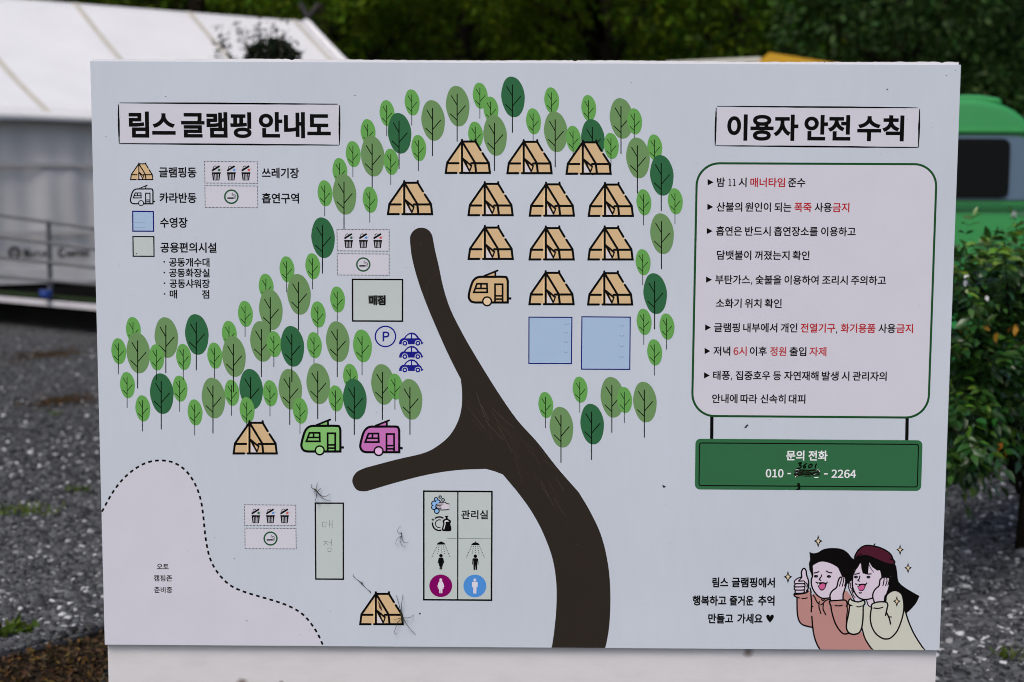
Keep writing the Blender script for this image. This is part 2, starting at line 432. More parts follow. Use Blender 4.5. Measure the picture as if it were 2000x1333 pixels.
FONT = None
try:                                                       # the Hangul face that ships inside Blender itself
    import os
    FONT = bpy.data.fonts.load(os.path.join(bpy.utils.resource_path('LOCAL'), 'datafiles', 'fonts', 'Noto Sans CJK Regular.woff2'))
except Exception:
    FONT = None
def text_mesh(s, bold=0.0, res=5):
    c = bpy.data.curves.new('t', 'FONT'); c.body = s; c.size = 1.0; c.resolution_u = res; c.fill_mode = 'FRONT'
    if FONT is not None: c.font = FONT
    o = bpy.data.objects.new('t', c); COL.objects.link(o)
    dg = bpy.context.evaluated_depsgraph_get(); me = bpy.data.meshes.new_from_object(o.evaluated_get(dg))
    V = np.array([v.co[:2] for v in me.vertices]) if len(me.vertices) else np.zeros((0, 2))
    F = [tuple(p.vertices) for p in me.polygons]
    sub = np.zeros(len(V), int)
    if bold and len(V):                                    # heavier weight: every contour also drawn as a line round the letter
        key = [tuple(np.round(p, 5)) for p in V]; first = {}; rep = [first.setdefault(k_, i) for i, k_ in enumerate(key)]
        cnt = {}
        for f in F:
            for a, b in zip(f, f[1:]+f[:1]):
                a, b = rep[a], rep[b]
                if a != b: e = (min(a, b), max(a, b)); cnt[e] = cnt.get(e, 0)+1
        nxt = {}
        for (a, b), q in cnt.items():
            if q == 1: nxt.setdefault(a, []).append(b); nxt.setdefault(b, []).append(a)
        VV, FF, SS, seen, k = [V], list(F), [sub], set(), 0
        for st_ in list(nxt):
            if st_ in seen: continue
            loop, cur = [st_], st_; seen.add(st_)
            while True:
                c2 = [q for q in nxt[cur] if q not in seen]
                if not c2: break
                cur = c2[0]; seen.add(cur); loop.append(cur)
            if len(loop) < 3: continue
            W_, G_ = stroke_geom(V[loop], 2*bold, True); off = sum(len(x) for x in VV); k += 1
            VV.append(W_); FF += [tuple(i+off for i in g) for g in G_]; SS.append(np.full(len(W_), 1+k % 5))
        V, F, sub = np.vstack(VV), FF, np.concatenate(SS)
    bpy.data.objects.remove(o); bpy.data.curves.remove(c); bpy.data.meshes.remove(me)
    return V, F, sub

def build_tent_lettering():
    ink = mat('tent_ink', (0.008, 0.008, 0.008), .9, .0)
    mb = MB()
    def put(s, u, z, h, b=.02):
        V, F, sb = text_mesh(s, b); k = h/V[:, 1].max()
        mb.add([(u+p[0]*k*.88, .105-.0004*q, z+p[1]*k) for p, q in zip(V, sb)], F, ink)
        return u + V[:, 0].max()*k*.88
    z = .71
    # round emblem then capitals
    ring = []; n = 28; cx, cz = .12, z+.06
    for r0, r1 in ((.078, .042), (.022, .0)):
        V, F = [], []
        for i in range(n):
            q = 2*math.pi*i/n
            V += [(cx+r0*math.cos(q), .105, cz+r0*math.sin(q)), (cx+max(r1, .002)*math.cos(q), .105, cz+max(r1, .002)*math.sin(q))]
        for i in range(n): j = (i+1) % n; F.append((2*i, 2*i+1, 2*j+1, 2*j))
        mb.add(V, F, ink)
    wall = [c for c in TENT.children if c.name.startswith('wall')][0]
    mb.build('round_emblem', wall); mb = MB()
    u = put('N', .225, z, .110, .020); u = put('ATURE', u+.010, z, .074, .016); mb.build('lettering', wall); mb = MB()
    u = put('C', u+.08, z, .110, .020); put('AMPING', u+.010, z, .074, .016); mb.build('lettering', wall)
build_tent_lettering()

def build_deck():
    P1 = at(0, 578, 16.0); P2 = at(186, 593, 14.9); P1.z = P2.z = 0.36
    d = (P2-P1).normalized(); A = P1 - d*6.0; B = P2 + d*1.1
    nrm = Vector((-d.y, d.x, 0));
    if nrm.y < 0: nrm = -nrm
    A.z = B.z = .36; C_ = B + nrm*9; D_ = A + nrm*14
    t = empty('deck', (P1.x, P1.y, 0)); tag(t, 'low deck with white edge board under the lodge tent, floor blackened as shade', 'deck')
    def rel(p, z=None): return (p.x-P1.x, p.y-P1.y, p.z if z is None else z)
    top = mat('deck_floor_shade', (0.006, 0.006, 0.006), .9, .0, var=.3)  # near-black floor colour holds the shadow in front of the tent wall
    mb = MB(); V = [rel(q, z) for z in (.30, .352) for q in (A, B, C_, D_)]
    mb.add(V, [(3, 2, 1, 0), (4, 5, 6, 7), (0, 1, 5, 4), (1, 2, 6, 5), (2, 3, 7, 6), (3, 0, 4, 7)], top); mb.build('floor', t)
    rz = math.atan2(d.y, d.x); L = (B-A).length; mid = (A+B)/2
    def along(off, z, w_, h_, m_, name):
        c = mid + nrm*off; mb = MB(); mb.box((c.x-P1.x, c.y-P1.y, z), (L, w_, h_), m_, rz); mb.build(name, t)
    along(-.03, .305, .05, .06, mat('edge_white', (0.55, 0.54, 0.58), .6, .2, var=.15, scale=3), 'edge_board')
    along(.12, .361, .20, .018, mat('green_turf', (0.022, 0.040, 0.012), .9, .1, var=.4, scale=30), 'turf_strip')
    along(.45, .13, .05, .26, mat('shade_black', (0.010, 0.010, 0.009), .9), 'underdeck_shade')  # black sheet drawn in place of the shade under the deck
    for k in (-3.5, -1.2, 1.1, 3.3):
        c = mid + d*k + nrm*.2; mb = MB(); mb.box((c.x-P1.x, c.y-P1.y, .13), (.1, .1, .26), mat('shade_black', (0.010, 0.010, 0.009), .9), rz); mb.build('leg', t)
    # railing
    r = empty('railing', (P1.x, P1.y, .36)); tag(r, 'thin grey post and rail fence along the deck in front of the tent wall', 'railing')
    steel = mat('rail_grey', (0.12, 0.125, 0.135), .5, .3, var=.1)
    for ya, yb in ((421, 447), (463, 487), (503, 523), (541, 556)):
        p = at(0, ya, 15.85); q = at(186, yb, 14.75); dd = q-p; p2 = p - dd*2.0; q2 = p + dd*1.6
        mb = MB(); mb.tube([v-Vector((P1.x, P1.y, .36)) for v in (p2, q2)], .018, steel, 8); mb.build('rail', r)
    for f in (-1.45, .525, 1.58):
        p = at(0, 417, 15.85); q = at(186, 443, 14.75); c = p + (q-p)*f
        mb = MB(); mb.box((c.x-P1.x, c.y-P1.y, (c.z-.36)/2), (.038, .038, c.z-.36), steel, rz); mb.build('post', r)
        if f == .525: foot = c
    b = empty('bucket', (foot.x-.02, foot.y-.09, .37)); tag(b, 'small blue plastic bucket at the foot of the railing post', 'bucket')
    mb = MB(); bl = mat('blue_plastic', (0.012, 0.05, 0.28), .4, .4)
    mb.tube([(0, 0, 0), (0, 0, .07)], [.055, .066], bl, 14); mb.build('body', b)
    mb = MB(); mb.tube([(0, 0, .07), (0, 0, .082)], .071, bl, 14); mb.build('rim', b)
build_deck()

def build_young_tree():
    t = empty('young_tree', (-2.0, 9.0, 0)); tag(t, 'slim young tree with dark crown in front of the white tent roof', 'tree')
    mb = MB(); O = Vector((-2.0, 9.0, 0))
    mb.tube([(0, 0, -.05), (.02, 0, 1.2), (-.02, 0, 2.1), (0, 0, 2.8)], [.04, .03, .02, .006], BARK, 8)
    tw = []
    for (px, py) in ((430, 70), (425, 100), (437, 118), (470, 55), (498, 50), (540, 52), (520, 65), (555, 62), (480, 80), (575, 95), (505, 80)):
        p = at(px, py, 12.0) - O; tw.append(p); mb.tube([(0, 0, 1.75), (p.x*.6, p.y*.6, 1.75+(p.z-1.75)*.6), p], [.012, .008, .003], BARK, 6)
    mb.build('trunk', t)
    blobs = []
    for px, py, r in ((530, 100, .13), (510, 108, .12), (555, 105, .11), (540, 92, .09), (570, 108, .08), (495, 112, .08), (530, 130, .18), (500, 140, .16), (560, 140, .16), (530, 170, .25), (470, 165, .2), (590, 170, .2)):
        p = at(px, py, 12.0)-O; blobs.append((p.x, p.y, p.z, r))
    P, D = crown_points(6000, blobs)
    Q = []
    for p in tw:
        for k in range(60):
            f = random.uniform(.72, 1.04); Q.append((p.x*f + random.gauss(0, .035), p.y*f + random.gauss(0, .05), 1.75+(p.z-1.75)*f + random.gauss(0, .05)))
    P = np.vstack([P, np.array(Q)]); D = np.vstack([D, RNG.normal(0, 1, (len(Q), 3))])
    link('crown', leaf_mesh('crown', P, D, .038, mat('leaf_young', (0.012, 0.022, 0.008), .6, .15, isl=.5, trans=.15)), t)
build_young_tree()

# ================================================================== YELLOW CANOPY behind the sign
def build_canopy():
    c0 = at(1540, 120, 19.0); t = empty('canopy', (c0.x, c0.y, 0)); tag(t, 'canopy with yellow peaked roof and white side roof, just above the sign', 'canopy')
    def r(px, py, d): p = at(px, py, d); return (p.x-c0.x, p.y-c0.y, p.z)
    yel = mat('yellow_sheet', (0.48, 0.26, 0.012), .5, .3, var=.08); wh = mat('cream_sheet', (0.55, 0.53, 0.45), .6, .2)
    pk, rt, lf = r(1503, 103, 19), r(1790, 152, 18.2), r(1478, 123, 18.0)
    pkb, rtb = r(1520, 106, 21), r(1800, 150, 20.6)
    mb = MB(); mb.add([lf, rt, pk, pkb, rtb, r(1484, 124, 21.4)], [(0, 1, 2), (2, 1, 4, 3), (0, 2, 3, 5)], yel)
    o = mb.build('roof', t); s = o.modifiers.new('t', 'SOLIDIFY'); s.thickness = .02
    mb = MB(); mb.add([r(1300, 128, 18.3), r(1486, 121, 18.3), r(1486, 114.5, 20.5), r(1300, 123, 20.5)], [(0, 1, 2, 3)], wh)
    o = mb.build('side_roof', t); s = o.modifiers.new('t', 'SOLIDIFY'); s.thickness = .02
    for px, d in ((1320, 18.5), (1500, 18.5), (1770, 18.5), (1330, 20.4), (1520, 20.6), (1780, 20.6)):
        p = at(px, 155, d); mb = MB(); mb.tube([(p.x-c0.x, p.y-c0.y, 0), (p.x-c0.x, p.y-c0.y, p.z)], .04, wh, 8); mb.build('post', t)
build_canopy()

# ================================================================== GREEN VAN
def sm(pts, closed=False, n=6):
    """Catmull-Rom through points"""
    P = [np.array(p, float) for p in pts]; out = []; L = len(P)
    for i in range(L if closed else L-1):
        p0 = P[(i-1) % L] if (closed or i > 0) else P[0]*2-P[1]
        p1, p2 = P[i], P[(i+1) % L]
        p3 = P[(i+2) % L] if (closed or i+2 < L) else P[-1]*2-P[-2]
        for k in range(n):
            t = k/n; out.append(.5*((2*p1)+(-p0+p2)*t+(2*p0-5*p1+4*p2-p3)*t*t+(-p0+3*p1-3*p2+p3)*t**3))
    if not closed: out.append(P[-1])
    return np.array(out)

def build_van():
    d = 9.5; p = at(1900, 380, d); Y = p.y
    k = d/2777.78
    def X(px): return (px-1000)*k
    def Z(py): return 1.5+(380-py)*k
    t = empty('minivan', (2.2, Y+.72, 0)); tag(t, 'bright green minivan with dark side window parked behind the leafy shrub', 'van')
    green = mat('van_green', (0.034, 0.275, 0.072), .2, .5, var=.05, scale=2)
    OX, OY = 2.2, Y+.72
    prof = [(-1.55, .34), (1.75, .34), (1.86, .5), (1.86, .85), (1.80, 1.05), (1.62, 1.38)]
    top = sm([(1.62, 1.38), (X(2022)-OX, Z(310)), (X(2004)-OX, Z(268)), (X(1983)-OX, Z(233)), (X(1950)-OX, Z(208)), (X(1905)-OX, Z(195)), (X(1850)-OX, Z(190)), (0, Z(188)), (-1.0, Z(190)), (-1.5, Z(205)), (-1.62, Z(260)), (-1.64, 1.2), (-1.62, .6), (-1.55, .34)], n=5)
    poly = prof[:-1] + [tuple(q) for q in top[:-1]]
    mb = MB(); mb.prism(poly, -.72, .72, green); body = mb.build('body', t, bevel=.07, seg=4)
    for f in body.data.polygons: f.use_smooth = True
    # raised roof pod
    mb = MB(); mb.prism([(-1.3, Z(200)), (X(1947)-OX, Z(200)), (X(1940)-OX, Z(187)), (X(1900)-OX, Z(181)), (-1.2, Z(181))], -.60, .55, green); mb.build('roof_pod', body, bevel=.02)
    mb = MB(); mb.box((0.2, -.735, Z(253)), (2.1, .03, .03), green); mb.build('drip_rail', body, bevel=.008)
    mb = MB(); mb.box((-.02, -.728, Z(400)), (2.9, .02, .035), mat('van_green_dark', (0.02, 0.14, 0.045), .4)); mb.build('belt_moulding', body)
    # side glass with dotted blue film following the roof line
    film = bpy.data.materials.new('window_film'); film.use_nodes = True
    n, l = film.node_tree.nodes, film.node_tree.links; b = n['Principled BSDF']; b.inputs['Roughness'].default_value = .25
    tc = n.new('ShaderNodeTexCoord'); vo = n.new('ShaderNodeTexVoronoi'); vo.inputs['Scale'].default_value = 60; vo.inputs['Randomness'].default_value = 0
    l.new(tc.outputs['Object'], vo.inputs['Vector']); cr = n.new('ShaderNodeValToRGB')
    cr.color_ramp.elements[0].color = (.06, .10, .15, 1); cr.color_ramp.elements[0].position = .25; cr.color_ramp.elements[1].color = (.13, .20, .29, 1); cr.color_ramp.elements[1].position = .45
    l.new(vo.outputs['Distance'], cr.inputs[0]); l.new(cr.outputs[0], b.inputs['Base Color'])
    side = [(-1.35, Z(386)), (X(2026)-OX, Z(386))] + [tuple(q) for q in sm([(X(2018)-OX, Z(340)), (X(2000)-OX, Z(292)), (X(1988)-OX, Z(274)), (X(1965)-OX, Z(264)), (X(1930)-OX, Z(262))], n=4)] + [(-1.35, Z(262))]
    mb = MB(); mb.prism(side, -.733, -.70, film); win = mb.build('side_window', t)
    blk = mat('black_window', (0.004, 0.0045, 0.005), .3, .15)
    def rrect(x0, x1, z0, z1, r_, n_=5):
        out = []
        for cx, cz, a0 in ((x1-r_, z0+r_, -90), (x1-r_, z1-r_, 0), (x0+r_, z1-r_, 90), (x0+r_, z0+r_, 180)):
            for i in range(n_+1):
                q = math.radians(a0+90*i/n_); out.append((cx+r_*math.cos(q), cz+r_*math.sin(q)))
        return out
    q = rrect(X(1750)-OX, X(1948)-OX, Z(382), Z(268), .05); q = [(x+(.03 if z < Z(330) and x > 1 else 0)*0, z) for x, z in q]
    mb = MB(); mb.prism(q, -.752, -.73, blk); mb.build('sliding_pane', win, bevel=.006)
    mb = MB(); mb.prism(rrect(-1.25, -.1, Z(382), Z(268), .05), -.752, -.73, blk); mb.build('sliding_pane', win, bevel=.006)
    ws = [(1.66, Z(386)), (X(2022)-OX+.05, Z(310)), (X(2004)-OX+.03, Z(262)), (X(1990)-OX, Z(262)), (X(2005)-OX, Z(330)), (1.58, Z(386))]
    mb = MB(); mb.prism(ws, -.60, .60, blk); mb.build('windscreen', t)
    dec = mat('decal', (0.35, 0.42, 0.38), .5)
    mb = MB(); mb.box((X(1962)-OX, -.7245, Z(413)), (.028, .006, .04), dec); mb.build('decal', body)
    mb = MB()
    for i in range(6): mb.box((X(1972+6*i)-OX, -.7245, Z(413)), (.014, .006, .024), mat('decal_dim', (0.10, 0.24, 0.14), .5))
    mb.build('decal', body)
    mb = MB(); mb.box((X(2004)-OX, -.728, Z(415)), (.05, .016, .04), mat('orange_lens', (0.5, 0.14, 0.02), .3)); mb.build('side_marker', body, bevel=.004)
    ty = mat('tyre', (0.015, 0.015, 0.016), .85); rim = mat('rim', (0.35, 0.35, 0.36), .35, metal=.8)
    for x in (-1.05, 1.1):
        for yy in (-.66, .66):
            mb = MB(); mb.tube([(x, yy-.09, .29), (x, yy+.09, .29)], .29, ty, 22); wh = mb.build('wheel', t, bevel=.02)
            mb = MB(); mb.tube([(x, yy-.098, .29), (x, yy+.098, .29)], .18, rim, 18); mb.build('rim', wh)
    mb = MB(); mb.box((1.83, 0, .48), (.14, 1.46, .2), mat('bumper', (0.03, 0.03, 0.032), .6)); mb.build('bumper', t, bevel=.03)
    for yy in (-.5, .5):
        mb = MB(); mb.ball((1.84, yy, .82), (.05, .13, .09), mat('lamp_glass', (.6, .6, .62), .15, .5)); mb.build('headlight', t)
build_van()

# ================================================================== SHRUB (right), border
def build_border():
    wood = mat('border_wood', (0.20, 0.13, 0.095), .85, .15, var=.35, scale=6)
    A = ground(1790, 885); B = ground(2120, 868); dv = B-A; L = dv.length; rz = math.atan2(dv.y, dv.x)
    t = empty('planter_border', A, rz); tag(t, 'low brown timber border behind the shrub at the right edge', 'border')
    for k, z in enumerate((.055, .165)):
        mb = MB(); mb.box((L/2, 0, z), (L, .05, .10), wood); mb.build('plank', t, bevel=.006)
    for x in (.15, L-.2):
        mb = MB(); mb.box((x, .055, .14), (.06, .058, .28), wood); mb.build('stake', t, bevel=.004)
build_border()

def leaflet_field(name, centers, dirs, lens, mats, mi, wid=.42):
    """pointed leaflets with a folded midrib: 6 corners, 4 faces"""
    K = len(centers); D = dirs/np.linalg.norm(dirs, axis=1)[:, None]
    Uv = np.tile(np.array([0, 0, 1.0]), (K, 1)) + RNG.normal(0, .45, (K, 3))
    A = np.cross(D, Uv); A /= np.linalg.norm(A, axis=1)[:, None]; B = np.cross(A, D)
    s = lens[:, None]; w_ = s*wid*.5
    f = .22
    base = centers; tip = centers + D*s - B*s*.12
    m1 = centers + D*s*.33; m2 = centers + D*s*.68 - B*s*.03
    l1 = m1 + A*w_ + B*w_*f; r1 = m1 - A*w_ + B*w_*f; l2 = m2 + A*w_*.72 + B*w_*f; r2 = m2 - A*w_*.72 + B*w_*f
    V = np.stack([base, m1, m2, tip, l1, l2, r1, r2], 1).reshape(-1, 3)
    T = np.array([(0, 1, 4, 4), (1, 2, 5, 4), (2, 3, 5, 5), (0, 6, 1, 1), (6, 7, 2, 1), (7, 3, 2, 2)])
    q = np.array([(0, 1, 4), (1, 2, 5), (1, 5, 4), (2, 3, 5), (0, 6, 1), (6, 7, 2), (6, 2, 1), (7, 3, 2)])
    F = (q[None]+(np.arange(K)*8)[:, None, None]).reshape(-1, 3)
    return mesh_np(name, V, F, mats, np.repeat(mi, 8))

def build_shrub():
    base = ground(1992, 1075); t = empty('shrub', base); tag(t, 'dark leafy shrub with a few yellow leaves beside the sign, right', 'shrub')
    mb = MB(); C_, Dd, Ls, MI = [], [], [], []
    tips = []
    for k in range(48):
        px = random.uniform(1835, 2130); 
        lo = 500 + (25 if px < 1900 else 0)
        py = lo + (915-lo)*random.random()**1.35; dep = random.uniform(5.1, 6.6)
        tips.append((px, py, dep))
    for px, py in ((1882, 478), (1915, 486), (1962, 474), (1990, 492), (1870, 520), (1940, 510), (2010, 486), (2040, 470)): tips.append((px, py, random.uniform(5.2, 5.9)))
    tips += [(random.uniform(1850, 1890), random.uniform(560, 900), random.uniform(5.0, 5.8)) for _ in range(9)]
    for px, py, dep in tips:
        p = at(px, py, dep) - base
        q0 = Vector((random.uniform(-.05, .05), random.uniform(-.05, .05), random.uniform(.25, .6)))
        hz = Vector((p.x, p.y, 0))
        mid = q0*.45 + p*.55 + Vector((0, 0, .12))
        pts = sm([q0, mid, p], n=7)
        mb.tube([tuple(v) for v in pts], [.011-.0085*i/(len(pts)-1) for i in range(len(pts))], BARK, 6)
        # compound leaves along the outer half
        for i in range(4, len(pts)):
            for r_ in range(2):
                a0 = Vector(pts[i]); dirv = (Vector(pts[i])-Vector(pts[i-1])).normalized()
                od = (dirv + Vector((random.gauss(0, .8), random.gauss(0, .8), random.gauss(-.15, .5)))).normalized()
                Lr = random.uniform(.12, .22)
                sd_ = od.cross(Vector((0, 0, 1)));
                if sd_.length < .1: continue
                sd_.normalize()
                ns = random.randint(3, 5)
                for j in range(ns+1):
                    c = a0 + od*Lr*(.25+.75*j/ns) + Vector((0, 0, -.10*Lr*(j/ns)**2*3))
                    for sgn in ((-1, 1) if j < ns else (0,)):
                        dd = od*(.55 if sgn else 1) + sd_*sgn*.85 + Vector((0, 0, -.30+random.gauss(0, .15)))
                        C_.append(tuple(c)); Dd.append(tuple(dd)); Ls.append(random.uniform(.038, .070))
                        u = random.random(); zed = c.z+base.z
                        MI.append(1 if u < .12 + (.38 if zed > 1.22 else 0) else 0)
    mb.tube([(0, 0, -.03), (.02, .02, .3), (-.03, 0, .55), (-.06, .03, .9)], [.024, .02, .016, .009], BARK, 9)
    mb.build('stems', t)
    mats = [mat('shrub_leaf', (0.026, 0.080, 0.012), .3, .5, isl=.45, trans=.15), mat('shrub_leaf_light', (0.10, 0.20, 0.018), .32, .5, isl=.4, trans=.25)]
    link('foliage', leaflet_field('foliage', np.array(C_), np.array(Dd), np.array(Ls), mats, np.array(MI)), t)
    C2 = [at(px+random.gauss(0, 5), py+random.gauss(0, 4), 5.25)-base for px, py in ((1890, 647), (1880, 650), (1897, 648), (1918, 638), (1978, 635), (1982, 628), (1965, 860+12), (1966, 880), (1985, 640), (1935, 650))]
    n2 = len(C2); me = leaflet_field('yellow_leaves', np.array([tuple(c) for c in C2]), RNG.normal(0, 1, (n2, 3))*np.array([1, .4, .6]), RNG.uniform(.03, .05, n2), [mat('leaf_orange', (0.42, 0.20, 0.012), .5, .3, isl=.3)], np.zeros(n2, int), wid=.55)
    link('yellow_leaves', me, t)
    C3 = [at(px, py, 5.15)-base for px, py in ((1893, 538), (1888, 546), (1884, 553), (1925, 578))]
    me = leaflet_field('pale_bits', np.array([tuple(c) for c in C3]), RNG.normal(0, 1, (len(C3), 3))*np.array([1, .3, .5]), RNG.uniform(.02, .032, len(C3)), [mat('pale_bit', (0.62, 0.62, 0.66), .4, .4)], np.zeros(len(C3), int), wid=.7)  # a few small near-white leaflet shapes among the foliage
    link('pale_bits', me, t)
build_shrub()

def build_weeds():
    gm = mat('weed_green', (0.085, 0.13, 0.015), .5, .3, isl=.4, trans=.3)
    lab = ['wide patch of short grass growing out of the gravel at the left edge', 'small grass tuft on the gravel left of the dashed map line',
           'low leafy weed on the gravel near the black edging', 'tiny green weed on the gravel low at the right edge', 'small pale weed on the gravel between the brown patches']
    for k, (px, py, n, sp, hh) in enumerate(((38, 1003, 240, .12, .020), (152, 962, 60, .035, .022), (18, 1240, 40, .05, .035), (1992, 1292, 50, .045, .035), (104, 812, 40, .035, .02))):
        g = ground(px, py); C_ = np.stack([np.clip(RNG.normal(0, sp, n), -1.5*sp, 1.5*sp), np.clip(RNG.normal(0, sp*.6, n), -.9*sp, .9*sp), np.full(n, .006)], 1)
        D = RNG.normal(0, .55, (n, 3)); D[:, 2] = 1 if k != 2 else .35
        me = leaflet_field('weed', C_, D, RNG.uniform(.6, 1.3, n)*hh*1.5, [gm], np.zeros(n, int), wid=.22 if k != 2 else .6)
        o = link('weed' if k else 'grass', me, None, g); tag(o, lab[k], 'weed' if k else 'grass', 'weeds growing in the gravel' if k else None, None if k else 'stuff')
    # dry brown litter
    pts = []
    for (x0, y0, x1, y1, n) in ((10, 706, 180, 690, 900), (50, 795, 190, 782, 700)):
        for _ in range(n):
            f = random.gauss(.5, .24); g = ground(x0+(x1-x0)*f+random.gauss(0, 10), y0+(y1-y0)*f+random.gauss(0, 5+3*math.sin(f*9))); pts.append((g.x, g.y, .022+.012*random.random()))
    for _ in range(1500):
        px = random.uniform(-60, 215); py = random.uniform(1240, 1390)
        if py < 1291 - max(0, px)*.27 + 6: continue
        g = ground(px, py); pts.append((g.x, g.y, .018+.01*random.random()))
    D = RNG.normal(0, 1, (len(pts), 3)); D[:, 2] *= .2
    me = leaf_mesh('leaf_litter', np.array(pts), D, .022, [mat('dry_leaf', (0.052, 0.034, 0.019), .9, .1, isl=.6), mat('rust_leaf', (0.095, 0.050, 0.016), .85, .1, isl=.4)], (RNG.random(len(pts)) < .22).astype(int))
    tag(link('leaf_litter', me), kind='stuff', label='brown dry leaf litter lying on gravel and soil', cat='leaf litter')
build_weeds()

# ================================================================== INFORMATION BOARD
BW, BZ0, BZ1 = 0.9, 0.5277, 1.7745
def homography(src, dst):
    A = []
    for (x, y), (u, v) in zip(src, dst):
        A.append([x, y, 1, 0, 0, 0, -u*x, -u*y, -u]); A.append([0, 0, 0, x, y, 1, -v*x, -v*y, -v])
    return np.linalg.svd(np.array(A))[2][-1].reshape(3, 3)
HM = homography([(176, 115.5), (1877.5, 123), (1835, 1271), (204.5, 1260)], [(-BW, BZ1), (BW, BZ1), (BW, BZ0), (-BW, BZ0)])
S = 2*BW/1666.0
def P(pts):
    """artwork units (a flat sheet, measured on the photograph) to metres on the sheet"""
    q = np.atleast_2d(np.asarray(pts, float)); r = np.c_[q, np.ones(len(q))] @ HM.T
    return r[:, :2]/r[:, 2:3]

BOARD = empty('information_board', (0, 0, 0)); tag(BOARD, 'white campsite information board with illustrated map and safety rules', 'sign board')
INK = {}
def ink(r, g, b):
    k = (r, g, b)
    if k not in INK:
        c = [min(.92, max(.0015, s2l(max(0, v-4 if v < 60 else v))/E_BOARD)) for v in k]
        INK[k] = mat('ink_%d_%d_%d' % k, c, .5, .07, var=.02, scale=14)
    return INK[k]

BOXES, LAYERS = [], []
STEP = 2.0e-5
def layer_of(V):
    x0, z0 = V.min(0); x1, z1 = V.max(0)
    ly = 0
    if BOXES:
        B = np.array(BOXES); hit = (B[:, 0] < x1) & (B[:, 2] > x0) & (B[:, 1] < z1) & (B[:, 3] > z0)
        if hit.any(): ly = int(np.array(LAYERS)[hit].max()) + 1
    BOXES.append((x0, z0, x1, z1)); LAYERS.append(ly)
    return ly

class Fig:
    def __init__(s, name, parent=None): s.name, s.parent, s.v, s.f, s.mi, s.mats = name, parent or BOARD, [], [], [], []
    def prim(s, V, F, col, sub=None):
        V = np.asarray(V, float).copy(); V[:, 1] = np.maximum(V[:, 1], BZ0+.0006)
        ly = layer_of(V); y = -3e-5 - STEP*ly; m_ = ink(*col)
        if m_ not in s.mats: s.mats.append(m_)
        o = len(s.v); s.v += [(p[0], y-(0 if sub is None else 3e-6*sub[i]), p[1]) for i, p in enumerate(V)]; k = s.mats.index(m_)
        for f in F: s.f.append(tuple(int(i)+o for i in f)); s.mi.append(k)
    def fill(s, pts, col):
        B = P(pts); tri = tessellate_polygon([[Vector((p[0], p[1], 0)) for p in B]]); s.prim(B, tri, col)
    def stroke(s, pts, w, col, closed=False, cap=True):
        V, F = stroke_geom(pts, w, closed, cap); s.prim(P(V), F, col)
    def disc(s, c, r, col, n=36): s.fill(circ(c, r, n), col)
    def ring(s, c, r, w, col, n=44): s.stroke(circ(c, r, n), w, col, True)
    def quads(s, Q, col):
        V = np.array(Q).reshape(-1, 2); s.prim(P(V), np.arange(len(V)).reshape(-1, 4), col)
    def text(s, body, x0, x1, yc, h, col, bold=0.0, xref=None):
        V, F, sb = text_mesh(body, bold); a, b = V[:, 0].min(), V[:, 0].max()
        B = P([(x0, yc), (x1, yc)]); zc = P([(xref, yc)])[0][1] if xref is not None else B[:, 1].mean()
        sy = h*S/HANGUL[1]; X = B[0, 0] + (V[:, 0]-a)/(b-a)*(B[1, 0]-B[0, 0]); Z = zc + (V[:, 1]-HANGUL[0])*sy
        s.prim(np.c_[X, Z], F, col, sb)
    def text_box(s, body, x0, x1, y0, y1, col, bold=0.0):
        V, F, sb = text_mesh(body, bold, 8); a, b = V.min(0), V.max(0); xm, ym = (x0+x1)/2, (y0+y1)/2
        X = P([(x0, ym), (x1, ym)])[:, 0]; Z = P([(xm, y1), (xm, y0)])[:, 1]
        s.prim(np.c_[X[0]+(V[:, 0]-a[0])/(b[0]-a[0])*(X[1]-X[0]), Z[0]+(V[:, 1]-a[1])/(b[1]-a[1])*(Z[1]-Z[0])], F, col, sb)
    def done(s):
        me = bpy.data.meshes.new(s.name); me.from_pydata(s.v, [], s.f)
        for m_ in s.mats: me.materials.append(m_)
        me.polygons.foreach_set('material_index', s.mi); me.update()
        # faces look towards the viewer
        import bmesh
        bm = bmesh.new(); bm.from_mesh(me); bm.normal_update()
        for f in bm.faces:
            if f.normal.y > 0: f.normal_flip()
        bm.to_mesh(me); bm.free()
        return link(s.name, me, s.parent)
def circ(c, r, n=36):
    r = r if isinstance(r, tuple) else (r, r)
    return [(c[0]+r[0]*math.cos(2*math.pi*i/n), c[1]+r[1]*math.sin(2*math.pi*i/n)) for i in range(n)]
_v = text_mesh('한밤글')[0]; HANGUL = ((_v[:, 1].min()+_v[:, 1].max())/2, _v[:, 1].max()-_v[:, 1].min())

BLACK = (12, 12, 12); PINK = (199, 198, 208); GREEN = (30, 74, 42); NAVY = (28, 30, 128); GREY = (184, 193, 191)
LIGHT = (191, 198, 208)

